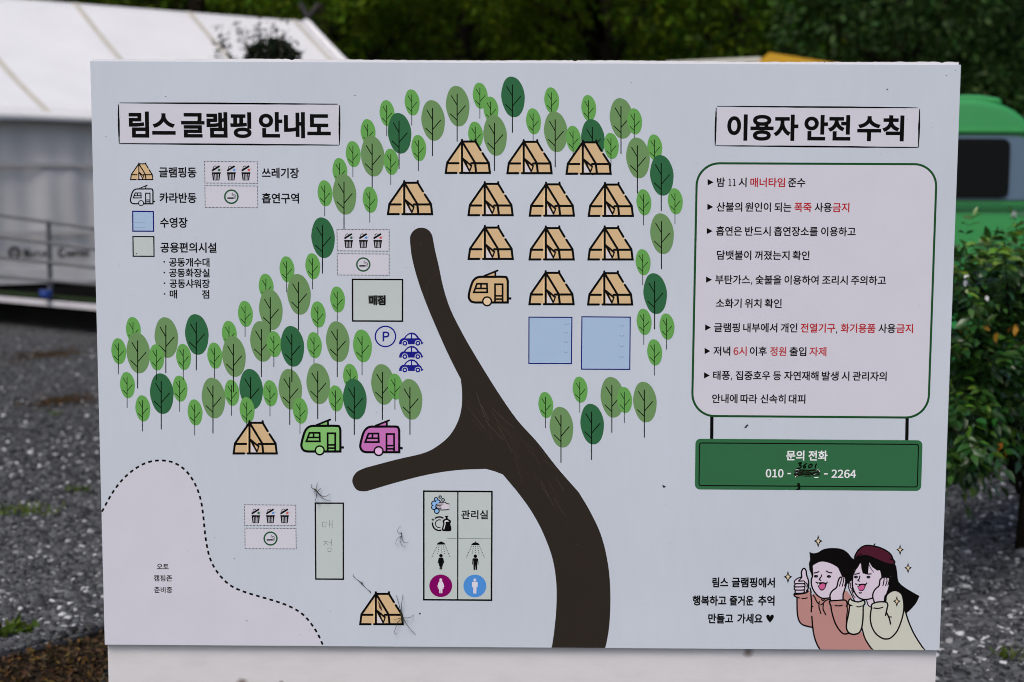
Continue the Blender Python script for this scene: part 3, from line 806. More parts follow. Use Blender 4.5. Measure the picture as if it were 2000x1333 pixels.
def build_panel():
    # printed sheet
    m_ = bpy.data.materials.new('printed_sheet'); m_.use_nodes = True
    n, l = m_.node_tree.nodes, m_.node_tree.links; b = n['Principled BSDF']; b.inputs['Roughness'].default_value = .5; b.inputs['Specular IOR Level'].default_value = .1
    c = [s2l(v)/E_BOARD for v in (189, 196, 206)]
    tc = n.new('ShaderNodeTexCoord')
    n1 = n.new('ShaderNodeTexNoise'); n1.inputs['Scale'].default_value = 2.2; n1.inputs['Detail'].default_value = 3
    n2 = n.new('ShaderNodeTexNoise'); n2.inputs['Scale'].default_value = 45; n2.inputs['Detail'].default_value = 4
    mp = n.new('ShaderNodeMapping'); mp.inputs['Scale'].default_value = (1, 1, .25)
    l.new(tc.outputs['Object'], n1.inputs[0]); l.new(tc.outputs['Object'], mp.inputs[0]); l.new(mp.outputs[0], n2.inputs[0])
    r1 = n.new('ShaderNodeMapRange'); r1.inputs[1].default_value = .3; r1.inputs[2].default_value = .7; r1.inputs[3].default_value = .965; r1.inputs[4].default_value = 1.03
    r2 = n.new('ShaderNodeMapRange'); r2.inputs[1].default_value = .3; r2.inputs[2].default_value = .75; r2.inputs[3].default_value = 1.01; r2.inputs[4].default_value = .985
    l.new(n1.outputs[0], r1.inputs[0]); l.new(n2.outputs[0], r2.inputs[0])
    mm = n.new('ShaderNodeMath'); mm.operation = 'MULTIPLY'; l.new(r1.outputs[0], mm.inputs[0]); l.new(r2.outputs[0], mm.inputs[1])
    hs = n.new('ShaderNodeHueSaturation'); hs.inputs['Color'].default_value = (*c, 1); l.new(mm.outputs[0], hs.inputs['Value'])
    # fine fly specks
    vo = n.new('ShaderNodeTexVoronoi'); vo.inputs['Scale'].default_value = 26; l.new(tc.outputs['Object'], vo.inputs['Vector'])
    sc = n.new('ShaderNodeSeparateColor'); l.new(vo.outputs['Color'], sc.inputs[0])
    th = n.new('ShaderNodeMath'); th.operation = 'LESS_THAN'; th.inputs[1].default_value = .035; l.new(vo.outputs['Distance'], th.inputs[0])
    pk = n.new('ShaderNodeMath'); pk.operation = 'GREATER_THAN'; pk.inputs[1].default_value = .86; l.new(sc.outputs[0], pk.inputs[0])
    an = n.new('ShaderNodeMath'); an.operation = 'MULTIPLY'; l.new(th.outputs[0], an.inputs[0]); l.new(pk.outputs[0], an.inputs[1])
    a2 = n.new('ShaderNodeMath'); a2.operation = 'MULTIPLY'; l.new(an.outputs[0], a2.inputs[0]); l.new(sc.outputs[1], a2.inputs[1])
    mx = n.new('ShaderNodeMix'); mx.data_type = 'RGBA'; mx.inputs[7].default_value = (.10, .10, .09, 1)
    l.new(a2.outputs[0], mx.inputs[0]); l.new(hs.outputs[0], mx.inputs[6]); l.new(mx.outputs[2], b.inputs['Base Color'])
    mb = MB(); mb.box((0, .005, (BZ0+BZ1-.004)/2), (2*BW, .010, BZ1-BZ0-.004), m_); mb.build('printed_sheet', BOARD, bevel=.0007, seg=2)
    # backing board, a little proud at the top with a ragged sawn edge
    wb = bpy.data.materials.new('backing_white'); wb.use_nodes = True
    n, l = wb.node_tree.nodes, wb.node_tree.links; b = n['Principled BSDF']; b.inputs['Roughness'].default_value = .55
    tc = n.new('ShaderNodeTexCoord'); mp = n.new('ShaderNodeMapping'); mp.inputs['Scale'].default_value = (3, 3, 9)
    nz = n.new('ShaderNodeTexNoise'); nz.inputs['Scale'].default_value = 2.5; nz.inputs['Detail'].default_value = 9; nz.inputs['Roughness'].default_value = .7
    l.new(tc.outputs['Object'], mp.inputs[0]); l.new(mp.outputs[0], nz.inputs[0])
    cr = n.new('ShaderNodeValToRGB'); e = cr.color_ramp.elements; e[0].position = .30; e[0].color = (.65, .635, .645, 1); e[1].position = .55; e[1].color = (.71, .695, .71, 1)
    l.new(nz.outputs[0], cr.inputs[0])
    # rust stains round three old screws
    prev = cr.outputs[0]
    for px, py, r in ((470, 1338, .026), (1463, 1277, .026), (548, 1338, .014), (1180, 1348, .02)):
        q = P([(px, py)])[0]
        vm = n.new('ShaderNodeVectorMath'); vm.operation = 'DISTANCE'; vm.inputs[1].default_value = (q[0], .012, q[1]); l.new(tc.outputs['Object'], vm.inputs[0])
        ad = n.new('ShaderNodeMath'); ad.operation = 'MULTIPLY_ADD'; l.new(nz.outputs[0], ad.inputs[0]); ad.inputs[1].default_value = r*.9; l.new(vm.outputs['Value'], ad.inputs[2])
        mr = n.new('ShaderNodeMapRange'); mr.inputs[1].default_value = r*.55; mr.inputs[2].default_value = r; mr.inputs[3].default_value = .75; mr.inputs[4].default_value = 0
        l.new(ad.outputs[0], mr.inputs[0])
        mx = n.new('ShaderNodeMix'); mx.data_type = 'RGBA'; mx.inputs[7].default_value = (.10, .05, .02, 1); l.new(mr.outputs[0], mx.inputs[0]); l.new(prev, mx.inputs[6]); prev = mx.outputs[2]
    vo = n.new('ShaderNodeTexVoronoi'); vo.inputs['Scale'].default_value = 20; l.new(tc.outputs['Object'], vo.inputs['Vector'])
    sp = n.new('ShaderNodeSeparateColor'); l.new(vo.outputs['Color'], sp.inputs[0])
    th = n.new('ShaderNodeMath'); th.operation = 'LESS_THAN'; th.inputs[1].default_value = .05; l.new(vo.outputs['Distance'], th.inputs[0])
    pk = n.new('ShaderNodeMath'); pk.operation = 'GREATER_THAN'; pk.inputs[1].default_value = .7; l.new(sp.outputs[0], pk.inputs[0])
    an = n.new('ShaderNodeMath'); an.operation = 'MULTIPLY'; l.new(th.outputs[0], an.inputs[0]); l.new(pk.outputs[0], an.inputs[1])
    mx = n.new('ShaderNodeMix'); mx.data_type = 'RGBA'; mx.inputs[7].default_value = (.13, .11, .09, 1); l.new(an.outputs[0], mx.inputs[0]); l.new(prev, mx.inputs[6]); prev = mx.outputs[2]
    l.new(prev, b.inputs['Base Color'])
    N = 260; zt = BZ1+.0020; V, F = [], []
    for i in range(N+1):
        x = -BW+.0015 + (2*BW-.003)*i/N
        j = .0007*math.sin(x*9)+random.uniform(-.0005, .0005) + (-.0022 if random.random() < .04 else 0)
        xb = max(-BW+.003, min(BW-.003, x))
        for y in (.012, .030): V += [(xb, y, .30), (x, y, zt+j)]
    for i in range(N):
        a = 4*i; c_ = 4*(i+1)
        F += [(a, c_, c_+1, a+1), (a+3, c_+3, c_+2, a+2), (a+1, c_+1, c_+3, a+3), (a+2, c_+2, c_, a)]
    F += [(0, 1, 3, 2), (4*N+2, 4*N+3, 4*N+1, 4*N)]
    mb = MB(); mb.add(V, F, wb); mb.build('backing_board', BOARD)
    post = mat('post_grey', (0.33, 0.33, 0.34), .4, .4, metal=.5)
    for x in (-.7, .7):
        mb = MB(); mb.box((x, .056, .80), (.05, .05, 1.8), post); mb.build('post', BOARD, bevel=.003)
build_panel()

# ---- auto camping zone
def dash(pts, w, col, fig, on, off, cap=False):
    p = np.asarray(pts, float); seg = np.hypot(*(np.diff(p, axis=0).T)); cum = np.r_[0, np.cumsum(seg)]; s0 = 0
    def pt(s): return np.array([np.interp(s, cum, p[:, 0]), np.interp(s, cum, p[:, 1])])
    VV, FF = [], []
    while s0 < cum[-1]:
        q = [pt(s) for s in np.linspace(s0, min(s0+on, cum[-1]), 3)]
        if np.hypot(*(q[-1]-q[0])) > .3:
            V, F = stroke_geom(q, w, False, cap); o = len(VV); VV += list(V); FF += [tuple(i+o for i in f) for f in F]
        s0 += on+off
    fig.prim(P(VV), FF, col)

def build_zone():
    Z = [(30, 400), (100, 275), (170, 185), (250, 118), (330, 78), (410, 66), (490, 78), (560, 118), (610, 175), (650, 250), (675, 330), (690, 430), (700, 530), (715, 630), (740, 720), (790, 805), (860, 875), (940, 915), (1050, 950), (1160, 982), (1260, 1020), (1340, 1070), (1400, 1140), (1440, 1205), (1468, 1268)]
    c = sm([(x/3.332+190, y/3.332+880) for x, y in Z], n=5)
    f = Fig('camping_zone'); f.fill(list(c)+[(204.8, 1259.6), (201, 1100)], PINK); f.done()
    f = Fig('dashed_outline'); dash(c, 3.8, BLACK, f, 7.6, 6.0); f.done()
    f = Fig('zone_lettering')
    for s, x0, x1, y in (('오토', 388, 465, 757), ('캠핑존', 368, 487, 832), ('준비중', 370, 488, 908)):
        f.text(s, x0/3.332+190, x1/3.332+190, y/3.332+880, 12.2, BLACK, .007)
    f.done()
build_zone()

def build_road():
    zx = lambda x, y: (x/2.298+670, y/2.298+700)
    left = [(801, 474), (804, 500), (811, 530), (822, 565), (836, 602), (852, 640), (871, 683), (888, 718), (900, 741)]
    a = sm(left, n=4)
    cap1 = [(823+22.5*math.cos(q), 468+23*math.sin(q)) for q in np.linspace(math.radians(-5), math.radians(-170), 14)]
    b = sm([zx(528, 95), zx(534, 150), zx(532, 220), zx(515, 285), zx(480, 345), zx(430, 390), zx(365, 425), zx(240, 455), zx(100, 492)], n=4)
    cap2 = sm([zx(100, 492), zx(60, 512), zx(41, 550), zx(60, 590), zx(95, 598), zx(125, 592)], n=4)
    cc = sm([zx(125, 592), zx(240, 558), zx(380, 523), zx(510, 503), zx(640, 497)], n=4)
    d = [zx(640, 497), zx(680, 508), zx(717, 522)]
    e = sm([zx(717, 522), zx(790, 610), zx(850, 695), zx(900, 790), zx(940, 900), zx(957, 1010), zx(957, 1120), zx(948, 1220), zx(935, 1312)], n=4)
    g = sm([zx(1176, 1312), zx(1195, 1200), zx(1200, 1060), zx(1190, 930), zx(1160, 800), zx(1110, 690), zx(1058, 602)], n=4)
    h = sm([zx(1058, 602), zx(960, 490), zx(870, 375), zx(780, 275), zx(690, 145), zx(600, 0)], n=4)
    i = sm([zx(600, 0), (905, 655), (880, 605), (866, 562), (857, 520), (850, 490), (846, 468)], n=4)
    poly = np.vstack([cap1[::1], a, b[1:], cap2[1:], cc[1:], d[1:], e[1:], g, h[1:], i[1:-1]])
    f = Fig('map_road'); f.fill(poly, (49, 43, 38)); 
    for k in range(46):
        x = random.uniform(905, 1090); y = 745+(x-905)*.95+random.uniform(-10, 60); L = random.uniform(15, 60); q = math.radians(random.gauss(58, 9)); bd = random.uniform(-.15, .15)
        pts = [(x+L*s*math.cos(q+bd*s), y+L*s*math.sin(q+bd*s)) for s in (0, .35, .7, 1)]
        f.stroke(pts, random.uniform(.35, .7), random.choice([(66, 57, 51), (58, 50, 45), (80, 71, 65)]))
    f.stroke(sm([(834, 590), (833, 565), (840, 548), (858, 532)], n=4), .7, (62, 54, 48))
    f.done()
build_road()

# ---- titles
def build_title(corners, words, name):
    TL, TR, BR, BL = [np.array(c) for c in corners]
    fr = Fig(name); fr.fill([TL+(3, 2), TR+(-2, 2), BR+(-2, -2), BL+(2, -2)], PINK)
    def brush(a, b, w0, w1):
        n = 16; pts = [a+(b-a)*t for t in np.linspace(0, 1, n)]; dv = (b-a)/np.hypot(*(b-a)); nn = np.array([-dv[1], dv[0]])
        up = [p+nn*(w0*(.25+.75*math.sin(math.pi*(.08+.84*i/(n-1))))*.5+random.uniform(-.25, .25)) for i, p in enumerate(pts)]
        dn = [p-nn*(w1*(.25+.75*math.sin(math.pi*(.08+.84*i/(n-1))))*.5+random.uniform(-.25, .25)) for i, p in enumerate(pts)]
        fr.fill(up+dn[::-1], BLACK)
    brush(TL+(2, 0), TR+(-4, 0), 3.4, 3.4); brush(TR+(0, 2), BR+(0, 0), 3.6, 3.6); brush(BL+(0, 0), BR+(-1, 0), 3.6, 3.2); brush(TL+(0, 3), BL+(0, -1), 3.8, 3.4)
    o = fr.done()
    f = Fig('lettering', o)
    for s, x0, x1, y0, y1 in words: f.text_box(s, x0, x1, y0, y1, BLACK, .012)
    f.done()
build_title(((231.5, 201.5), (663.5, 204), (663, 284), (233, 281)), (('림스', 251.8, 343, 218.3, 269.5), ('글램핑', 353.8, 491.3, 219.5, 270), ('안내도', 505.7, 646.2, 219.5, 270.6)), 'map_title')
build_title(((1399, 208), (1796.5, 211), (1794, 288.5), (1397, 285)), (('이용자', 1420.5, 1559.5, 224, 275.5), ('안전', 1571, 1661.5, 225, 275), ('수칙', 1674.5, 1766, 225.5, 276.5)), 'rules_title')

# ---- printed trees: kind, crown centre x, crown top y (drawn back to front)
TREES = '''g756,196 g959,189 g1077.6,171 g1150,186 g719,233 g664,309 g520,535 g260.5,619.5 g448,627 g1279,263 g560.6,501 g684.6,711
o1214,192 o325,620 o511.6,627.6 o567,721 o1196,736.6 o748,711.5 d490.5,721 g453,742 g351.6,734 d316,729.5
d780.5,221 g805,175 o846,196 o894,168 g938,162 d1002,150 g929,238 o967,225 g1042,212 o1085.5,218 g1120,246 d1158,233 g1239.6,212 g1194,260 o1246,269
o728,265.6 g764,291 g818,264 g690,276 o673,340 g635,352.5 g723,365 d631,425 d1292.6,303 g1257.6,370 g1319,368 o1293,417 g1256,487
d1279.6,534 g1258,603.5 g1302.6,612.6 g1278.6,663 g1133,736 g1220,756 o1259.5,746 g1066,766 o1096.6,795 d1156.5,789
g611,495 o584,535.6 o529,565.6 g479.4,588 g659.4,560 g621.5,589 o270,650 g232,661 g306,673 d384.5,614 g358.6,672 o457,657 g419.5,669.5 g535.6,647
d571,637 g249,727 g279,772.5 g381,780.5 o417,738 g482.6,776 g528,743 g586.6,777 g614,649 o659.7,628 G708,644 o621.6,710 g656,753 d693,740 g772,730 o801.7,740.5'''.split()
CROWN = [(.42, 0), (.62, .035), (.78, .12), (.92, .27), (.99, .42), (1, .56), (.96, .74), (.87, .88), (.72, .975), (.55, 1), (.38, .975), (.22, .88), (.09, .72), (.015, .56), (0, .42), (.05, .25), (.14, .11), (.26, .03)]
def build_printed_trees():
    for t in TREES:
        k = t[0]; cx, y0 = (float(v) for v in t[1:].split(','))
        w_, h_, tail, lw = {'g': (29.2, 51, 19, 1.4), 'G': (37, 64, 25, 1.6), 'o': (46, 79.5, 29, 2.0), 'd': (46, 79.5, 29.5, 2.0)}[k]
        col = {'g': (98, 158, 80), 'G': (98, 158, 80), 'o': (105, 140, 90), 'd': (50, 100, 64)}[k]
        x0 = cx-w_/2; q = lambda u, v: (x0+u*w_, y0+v*h_)
        f = Fig('printed_tree'); f.fill(sm([q(u, v) for u, v in CROWN], True, 3), col)
        line = (6, 14, 6)
        f.stroke([q(.478, .205), q(.478, 1+tail/h_)], lw, line)
        for a, b in (((.235, .245), (.478, .48)), ((.825, .49), (.478, .725)), ((.185, .69), (.478, .85))):
            f.stroke([q(*a), q(*b)], lw*.9, line)
        f.done()
build_printed_trees()

# ---- printed tents
def printed_tent(x0, y0, sc=1.0):
    s = sc*88.8/370; q = lambda L: [(x0+(x-122)*s, y0+(y-592)*s) for x, y in L]
    f = Fig('printed_tent'); TAN = (204, 175, 134); W = 18*s
    f.fill(q([(260, 612), (370, 612), (478, 785), (489, 868), (128, 868), (138, 785)]), TAN)
    f.fill(q([(238, 700), (254, 660), (254, 868), (238, 868)]), (220, 190, 146))
    f.fill(q([(272, 785), (322, 860), (272, 862)]), (205, 200, 205))
    for L in ([(260, 599), (260, 868)], [(370, 599), (370, 613), (412, 683)], [(427, 708), (477, 785), (487, 868), (245, 868)], [(260, 613), (370, 613)],
              [(258, 614), (139, 785), (128, 868), (215, 868)], [(263, 616), (366, 785), (375, 866)], [(142, 789), (232, 789)], [(336, 789), (476, 789)]):
        f.stroke(q(L), W, BLACK)
    f.fill(q([(265, 740), (345, 806), (336, 835), (326, 858), (316, 858), (266, 765)]), BLACK)
    f.fill(q([(300, 790), (330, 815), (323, 838), (312, 822)]), TAN)
    f.done()
for x, y in ((869.3, 272), (989.8, 272.5), (1105.2, 273.5), (913.7, 354.6), (1033.4, 355.5), (1148.6, 356), (756.5, 352.5), (914, 440), (1033, 441), (1148, 441), (1032.7, 528.4), (1147.2, 529)):
    printed_tent(x, y)
printed_tent(455, 821.4, .976); printed_tent(702, 1155.5, .968); printed_tent(254.6, 318, .503)

def printed_caravan(x0, y0, sc, col, lite):
    s = sc/3.175; q = lambda L: [(x0+(x-276)*s, y0+(y-1076)*s) for x, y in L]
    f = Fig('printed_caravan'); W = 14.5*s
    body = [tuple(p) for p in sm([(400, 1118), (500, 1118), (517, 1126), (523, 1145)], n=4)] + [(523, 1277)] + [tuple(p) for p in sm([(320, 1277), (296, 1270), (283, 1250), (283, 1222), (300, 1160), (318, 1132), (345, 1119), (400, 1118)], n=4)]
    f.fill(q([(378, 1112), (455, 1080), (445, 1112)]), col)
    f.fill(q(body), col); f.stroke(q(body), W, BLACK, True)
    f.stroke(q([(377, 1112), (460, 1079)]), W*.8, BLACK); f.stroke(q([(446, 1088), (446, 1112)]), W*.8, BLACK)
    f.stroke(q([(332, 1161), (394, 1161), (396, 1214), (312, 1214)]), W*.8, BLACK, True); f.stroke(q([(322, 1190), (396, 1190)]), W*.75, BLACK); f.stroke(q([(357, 1163), (357, 1190)]), W*.75, BLACK)
    f.stroke(q([(444, 1274), (444, 1164), (491, 1164), (491, 1274)]), W*.8, BLACK)
    for y in (1236, 1256): f.stroke(q([(444, y), (491, y)]), W*.75, BLACK)
    f.stroke(q([(525, 1252), (545, 1252)]), W, BLACK, cap=False)
    f.disc(q([(395, 1270)])[0], 32*s, BLACK); f.disc(q([(395, 1270)])[0], 22*s, lite)
    f.done()
printed_caravan(587, 819, 1, (128, 186, 108), (165, 210, 150)); printed_caravan(702, 820.5, 1, (192, 112, 178), (225, 180, 220))
printed_caravan(914, 528, 1, (205, 174, 131), (222, 198, 165)); printed_caravan(254, 362, .577, LIGHT, LIGHT)

# ---- framed blocks
def block(name, corners, w, line, fillc):
    f = Fig(name); f.fill(corners, fillc); f.stroke(corners, w, line, True); return f
POOLC = (160, 183, 210)
f = block('legend_pool', [(259.3, 413.3), (299.7, 413.8), (300.2, 452.2), (259.6, 452)], 2.4, (16, 16, 104), POOLC)
for y in (435.2, 444.5): f.stroke([(262.5, y), (284, y+.2)], .7, (128, 150, 180))
f.done()
f = block('legend_facility', [(259.8, 462.6), (300.5, 462.8), (301, 501.2), (260.3, 501)], 2.4, BLACK, GREY); f.disc((266.5, 496), (1.4, .9), (50, 52, 48)); f.done()
for cs, ys, xw in (([(1033.2, 620), (1117, 620.4), (1116, 710.6), (1032.9, 710.4)], ((1107, 633), (1105.5, 650), (1105.5, 668.5), (1105.5, 688)), 8),
                   ([(1136.6, 619.2), (1231, 620), (1230, 722), (1135.6, 721.5)], ((1214.5, 636.5), (1214.5, 656), (1214, 676.5), (1214, 697.5)), 9)):
    f = block('printed_pool', cs, 2.2, (16, 16, 104), POOLC)
    for x, y in ys: f.stroke(sm([(x-xw/2, y-.8), (x-1.5, y+1), (x+1.5, y+.9), (x+xw/2, y-1)], n=3), .9, (120, 142, 172))
    f.done()

f = block('store_block', [(688.6, 546.2), (786.4, 546.6), (786.2, 627.8), (688.8, 627.4)], 3.0, BLACK, GREY)
f.fill([(719, 577.6), (753.5, 577), (754, 594), (720, 594.6)], (128, 134, 132))
f.text('매점', 721, 753, 587, 18, BLACK, .014)
for k in range(9):
    y = 578.5+k*1.9; f.stroke([(719.5+random.uniform(0, 3), y), (736, y+random.uniform(-.8, .8)), (752+random.uniform(-6, 2), y+random.uniform(-.5, .5))], .6, (45, 47, 46))
f.done()
f = block('lower_store_block', [(615.9, 983.2), (670.6, 983.4), (670.6, 1131.8), (616.7, 1131.4)], 2.9, BLACK, GREY)
hq = lambda L: [(x/4.04+590, y/4.04+930) for x, y in L]
PEN = (112, 116, 116)
for L, cl in (([(160, 366), (190, 364), (188, 402), (162, 403)], True), ([(215, 350), (215, 405)], False), ([(237, 348), (238, 411)], False), ([(216, 382), (237, 380)], False),
              ([(170, 517), (206, 515)], False), ([(189, 517), (184, 532), (171, 545)], False), ([(189, 530), (206, 545)], False), ([(211, 528), (232, 526)], False), ([(232, 500), (233, 550)], False), ([(203, 570), (229, 569), (228, 596), (205, 597)], True)):
    f.stroke(hq(L), .85, PEN, cl)
f.done()

# ---- waste and smoking boxes
def dotted(fig, c, sp=2.7, sz=1.55):
    Q = []
    for a, b in zip(c, c[1:]+c[:1]):
        a, b = np.array(a), np.array(b); L = np.hypot(*(b-a)); n = int(L/sp)
        for i in range(n):
            p = a+(b-a)*(i/n); h = sz/2; Q += [(p[0]-h, p[1]-h), (p[0]+h, p[1]-h), (p[0]+h, p[1]+h), (p[0]-h, p[1]+h)]
    fig.quads(Q, (40, 40, 44))
def waste_box(c, sc=1.0):
    f = Fig('waste_sign'); f.fill(c, PINK); dotted(f, c); o = f.done()
    x0, y0 = c[0]; s = sc/6.346
    for dx, col in ((0, (52, 98, 66)), (184, (82, 140, 205)), (362, (190, 82, 76))):
        q = lambda L: [(x0+(x-114+dx)*s, y0+(y-117)*s) for x, y in L]
        f = Fig('bin_symbol', o)
        f.stroke(q([(205, 230), (298, 172)]), 23*s, BLACK, cap=False); f.stroke(q(sm([(224, 208), (223, 186), (240, 172), (258, 178)], n=3)), 8*s, BLACK)
        f.fill(q([(202, 248), (313, 248), (312, 263), (308, 264), (297, 345), (292, 348), (222, 348), (216, 345), (206, 264), (203, 263)]), BLACK)
        for a, b in ((228, 234), (247, 250), (266, 266), (285, 280)): f.stroke(q([(a, 272), (b, 338)]), 6.5*s, PINK)
        f.disc(q([(292, 220)])[0], 16*s, col, 16); f.stroke(q([(312, 200), (325, 220)]), 4*s, tuple(int(.5*v+.5*190) for v in col))
        f.done()
def smoke_box(c, sc=1.0, cxy=(437, 555)):
    f = Fig('smoking_sign'); f.fill(c, PINK); dotted(f, c); o = f.done()
    mx, my = np.mean([p[0] for p in c]), np.mean([p[1] for p in c]); s = sc/6.346
    q = lambda L: [(mx+(x-437)*s, my+(y-552)*s) for x, y in L]
    f = Fig('smoking_symbol', o); f.ring((mx, my), 80*s, 19*s, (36, 82, 52))
    f.fill(q([(388, 560), (466, 560), (466, 578), (388, 578)]), BLACK)
    for x in (470, 481): f.fill(q([(x, 560), (x+7, 560), (x+7, 578), (x, 578)]), (92, 88, 92))
    f.stroke(q(sm([(488, 556), (490, 538), (478, 528), (462, 528), (452, 518), (450, 505)], n=3)), 6*s, (40, 40, 42)); f.stroke(q(sm([(476, 556), (472, 545), (450, 536), (443, 520)], n=3)), 5*s, (60, 60, 62))
    f.done()
waste_box([(658.3, 448.6), (760.2, 449.2), (760, 491), (659, 490.4)]); smoke_box([(658.6, 496), (760.2, 496.8), (760.2, 538.3), (659.4, 537.6)])
waste_box([(399.6, 316), (503, 316.6), (503, 358.6), (400.4, 358)], 1.015); smoke_box([(400.3, 363.2), (503, 364), (503.6, 406.3), (401, 405.5)], 1.015)
waste_box([(477.4, 986.4), (577.6, 987.2), (577.8, 1027.2), (478, 1026.8)], .985); smoke_box([(478.3, 1032), (578, 1032.8), (578.6, 1072.6), (478.8, 1072)], .985)

# ---- parking
f = Fig('parking_symbol'); zp = lambda L: [(x/12.117+720, y/12.117+630) for x, y in L]
f.ring(zp([(398, 335)])[0], 240/12.117, 33/12.117, NAVY, 52)
f.stroke(zp([(350, 222), (350, 452)]), 40/12.117, NAVY, cap=False); f.stroke(zp([(352, 238), (425, 238), (462, 255), (474, 290), (460, 325), (425, 342), (352, 342)]), 38/12.117, NAVY, cap=False)
f.done()
for dy in (0, 316, 633):
    q = lambda L: zp([(x, y+dy) for x, y in L])
    f = Fig('printed_car')
    f.fill(q([(718, 520), (725, 460), (750, 410), (790, 380), (835, 370), (865, 325), (920, 275), (975, 248), (1020, 242), (1080, 252), (1130, 285), (1170, 330), (1190, 365), (1235, 400), (1260, 440), (1268, 475), (1290, 468), (1298, 488), (1280, 505), (1270, 520)]), NAVY)
    f.fill(q([(870, 378), (905, 325), (955, 292), (1000, 282), (1000, 378)]), LIGHT); f.fill(q([(1030, 282), (1090, 300), (1125, 340), (1150, 378), (1030, 378)]), LIGHT)
    for cx in (858, 1165):
        c = q([(cx, 495)])[0]; f.fill([p for p in circ(c, 74/12.117) if p[1] < q([(0, 521)])[0][1]], LIGHT); f.disc(c, 58/12.117, NAVY); f.disc(c, 25/12.117, LIGHT)
    f.done()

# ---- facility block with symbols
zq = lambda L: [(x/5.332+810, y/5.332+940) for x, y in L]
f = block('facility_block', zq([(94, 106), (804, 110), (799, 1241), (94, 1236)]), 17/5.332, BLACK, GREY)
f.stroke(zq([(449, 112), (447, 1234)]), 13/5.332, BLACK, cap=False); f.stroke(zq([(340, 598), (797, 601)]), .8, (88, 94, 92), cap=False)
FB = f.done()
f = Fig('lettering', FB); f.text('관리실', 483/5.332+810, 763/5.332+810, 350/5.332+940, 17.2, BLACK, .008); f.done()
zh = lambda L: [(x/12.11+820, y/12.11+950) for x, y in L]; kh = 1/12.11
f = Fig('hand_washing_symbol', FB); BL = (136, 182, 232)
bub = [(385, 310, 40), (338, 412, 58), (425, 385, 62), (330, 500, 52), (400, 588, 56), (370, 450, 60)]
for x, y, r in bub: f.disc(zh([(x, y)])[0], (r+13)*kh, BLACK, 22)
for x, y, r in bub: f.disc(zh([(x, y)])[0], (r-11)*kh, BL, 22)
for x, y, r, i in ((480, 258, 40, 15), (549, 325, 43, 19)): f.disc(zh([(x, y)])[0], r*kh, BLACK, 20); f.disc(zh([(x, y)])[0], i*kh, (190, 205, 225), 16)
f.fill(zh([(365, 470), (395, 428), (450, 400), (470, 384), (600, 384), (640, 418), (690, 424), (690, 545), (620, 560), (470, 562), (430, 545), (395, 510)]), (206, 198, 210))
for a, b, ww in (((385, 425), (552, 422), 20), ((375, 455), (505, 455), 18), ((370, 491), (505, 491), 18), ((390, 526), (505, 527), 18), ((368, 470), (400, 425), 14), ((368, 470), (440, 552), 16)): f.stroke(zh([a, b]), ww*kh, BLACK)
f.stroke(zh([(455, 386), (600, 380), (638, 412), (692, 421)]), 20*kh, BLACK); f.stroke(zh([(440, 553), (520, 562), (625, 558), (692, 543)]), 20*kh, BLACK); f.done()
f = Fig('dish_washing_symbol', FB)
def arc(c, r, a0, a1, n=14): return [(c[0]+r*math.cos(math.radians(a)), c[1]+r*math.sin(math.radians(a))) for a in np.linspace(a0, a1, n)]
f.stroke(zh(arc((460, 888), 160, 230, 308)), 36*kh, BLACK, cap=False); f.stroke(zh(arc((460, 888), 160, 190, 72, 20)), 36*kh, BLACK, cap=False); f.stroke(zh(arc((460, 888), 92, 295, 72, 24)), 22*kh, BLACK, cap=False)
f.fill(zh([(310, 745), (322, 782), (358, 795), (322, 808), (310, 842), (298, 808), (262, 795), (298, 782)]), BLACK)
f.fill(zh(sm([(590, 705), (675, 705), (655, 742), (672, 775), (725, 805), (735, 850), (722, 900), (742, 970), (745, 1025), (715, 1065), (555, 1065), (522, 1025), (535, 950), (552, 890), (535, 830), (560, 790), (605, 770), (612, 742)], True, 3)), BLACK)
f.fill(zh([(578, 830), (610, 806), (650, 802), (695, 838), (605, 842), (608, 900), (590, 965), (575, 1025), (556, 1015), (572, 950), (588, 890)]), (206, 210, 212)); f.done()
def shower(dx, dy, man):
    q = lambda L: zq([(x+dx, y+dy) for x, y in L])
    f = Fig('shower_symbol', FB); f.fill(q([(228, 662), (235, 650), (252, 638), (270, 632), (272, 622), (277, 622), (279, 632), (297, 638), (314, 650), (321, 662)]), BLACK)
    Q = []
    for a, b in (((233, 676), (181, 786)), ((254, 676), (239, 752)), ((276, 676), (277, 740)), ((299, 676), (312, 755)), ((319, 676), (365, 786))):
        L = math.hypot(b[0]-a[0], b[1]-a[1]); n = int(L/17)
        for i in range(n+1):
            x, y = a[0]+(b[0]-a[0])*i/n, a[1]+(b[1]-a[1])*i/n; Q += q([(x-4, y-4), (x+4, y-4), (x+4, y+4), (x-4, y+4)])
    f.quads(Q, BLACK)
    f.disc(q([(273, 777)])[0], 18.5/5.332, BLACK, 20)
    if man: body = [(252, 798), (294, 798), (303, 806), (306, 862), (298, 866), (293, 820), (292, 920), (276, 922), (273, 868), (270, 922), (254, 920), (253, 820), (248, 866), (240, 862), (243, 806)]
    else: body = [(256, 797), (290, 797), (299, 808), (308, 856), (299, 862), (295, 845), (293, 882), (288, 884), (287, 920), (275, 922), (273, 885), (271, 922), (259, 920), (258, 884), (252, 882), (250, 845), (247, 862), (238, 856), (247, 808)]
    f.fill(q(body), BLACK); f.done()
shower(0, 0, False); shower(358, 6, True)
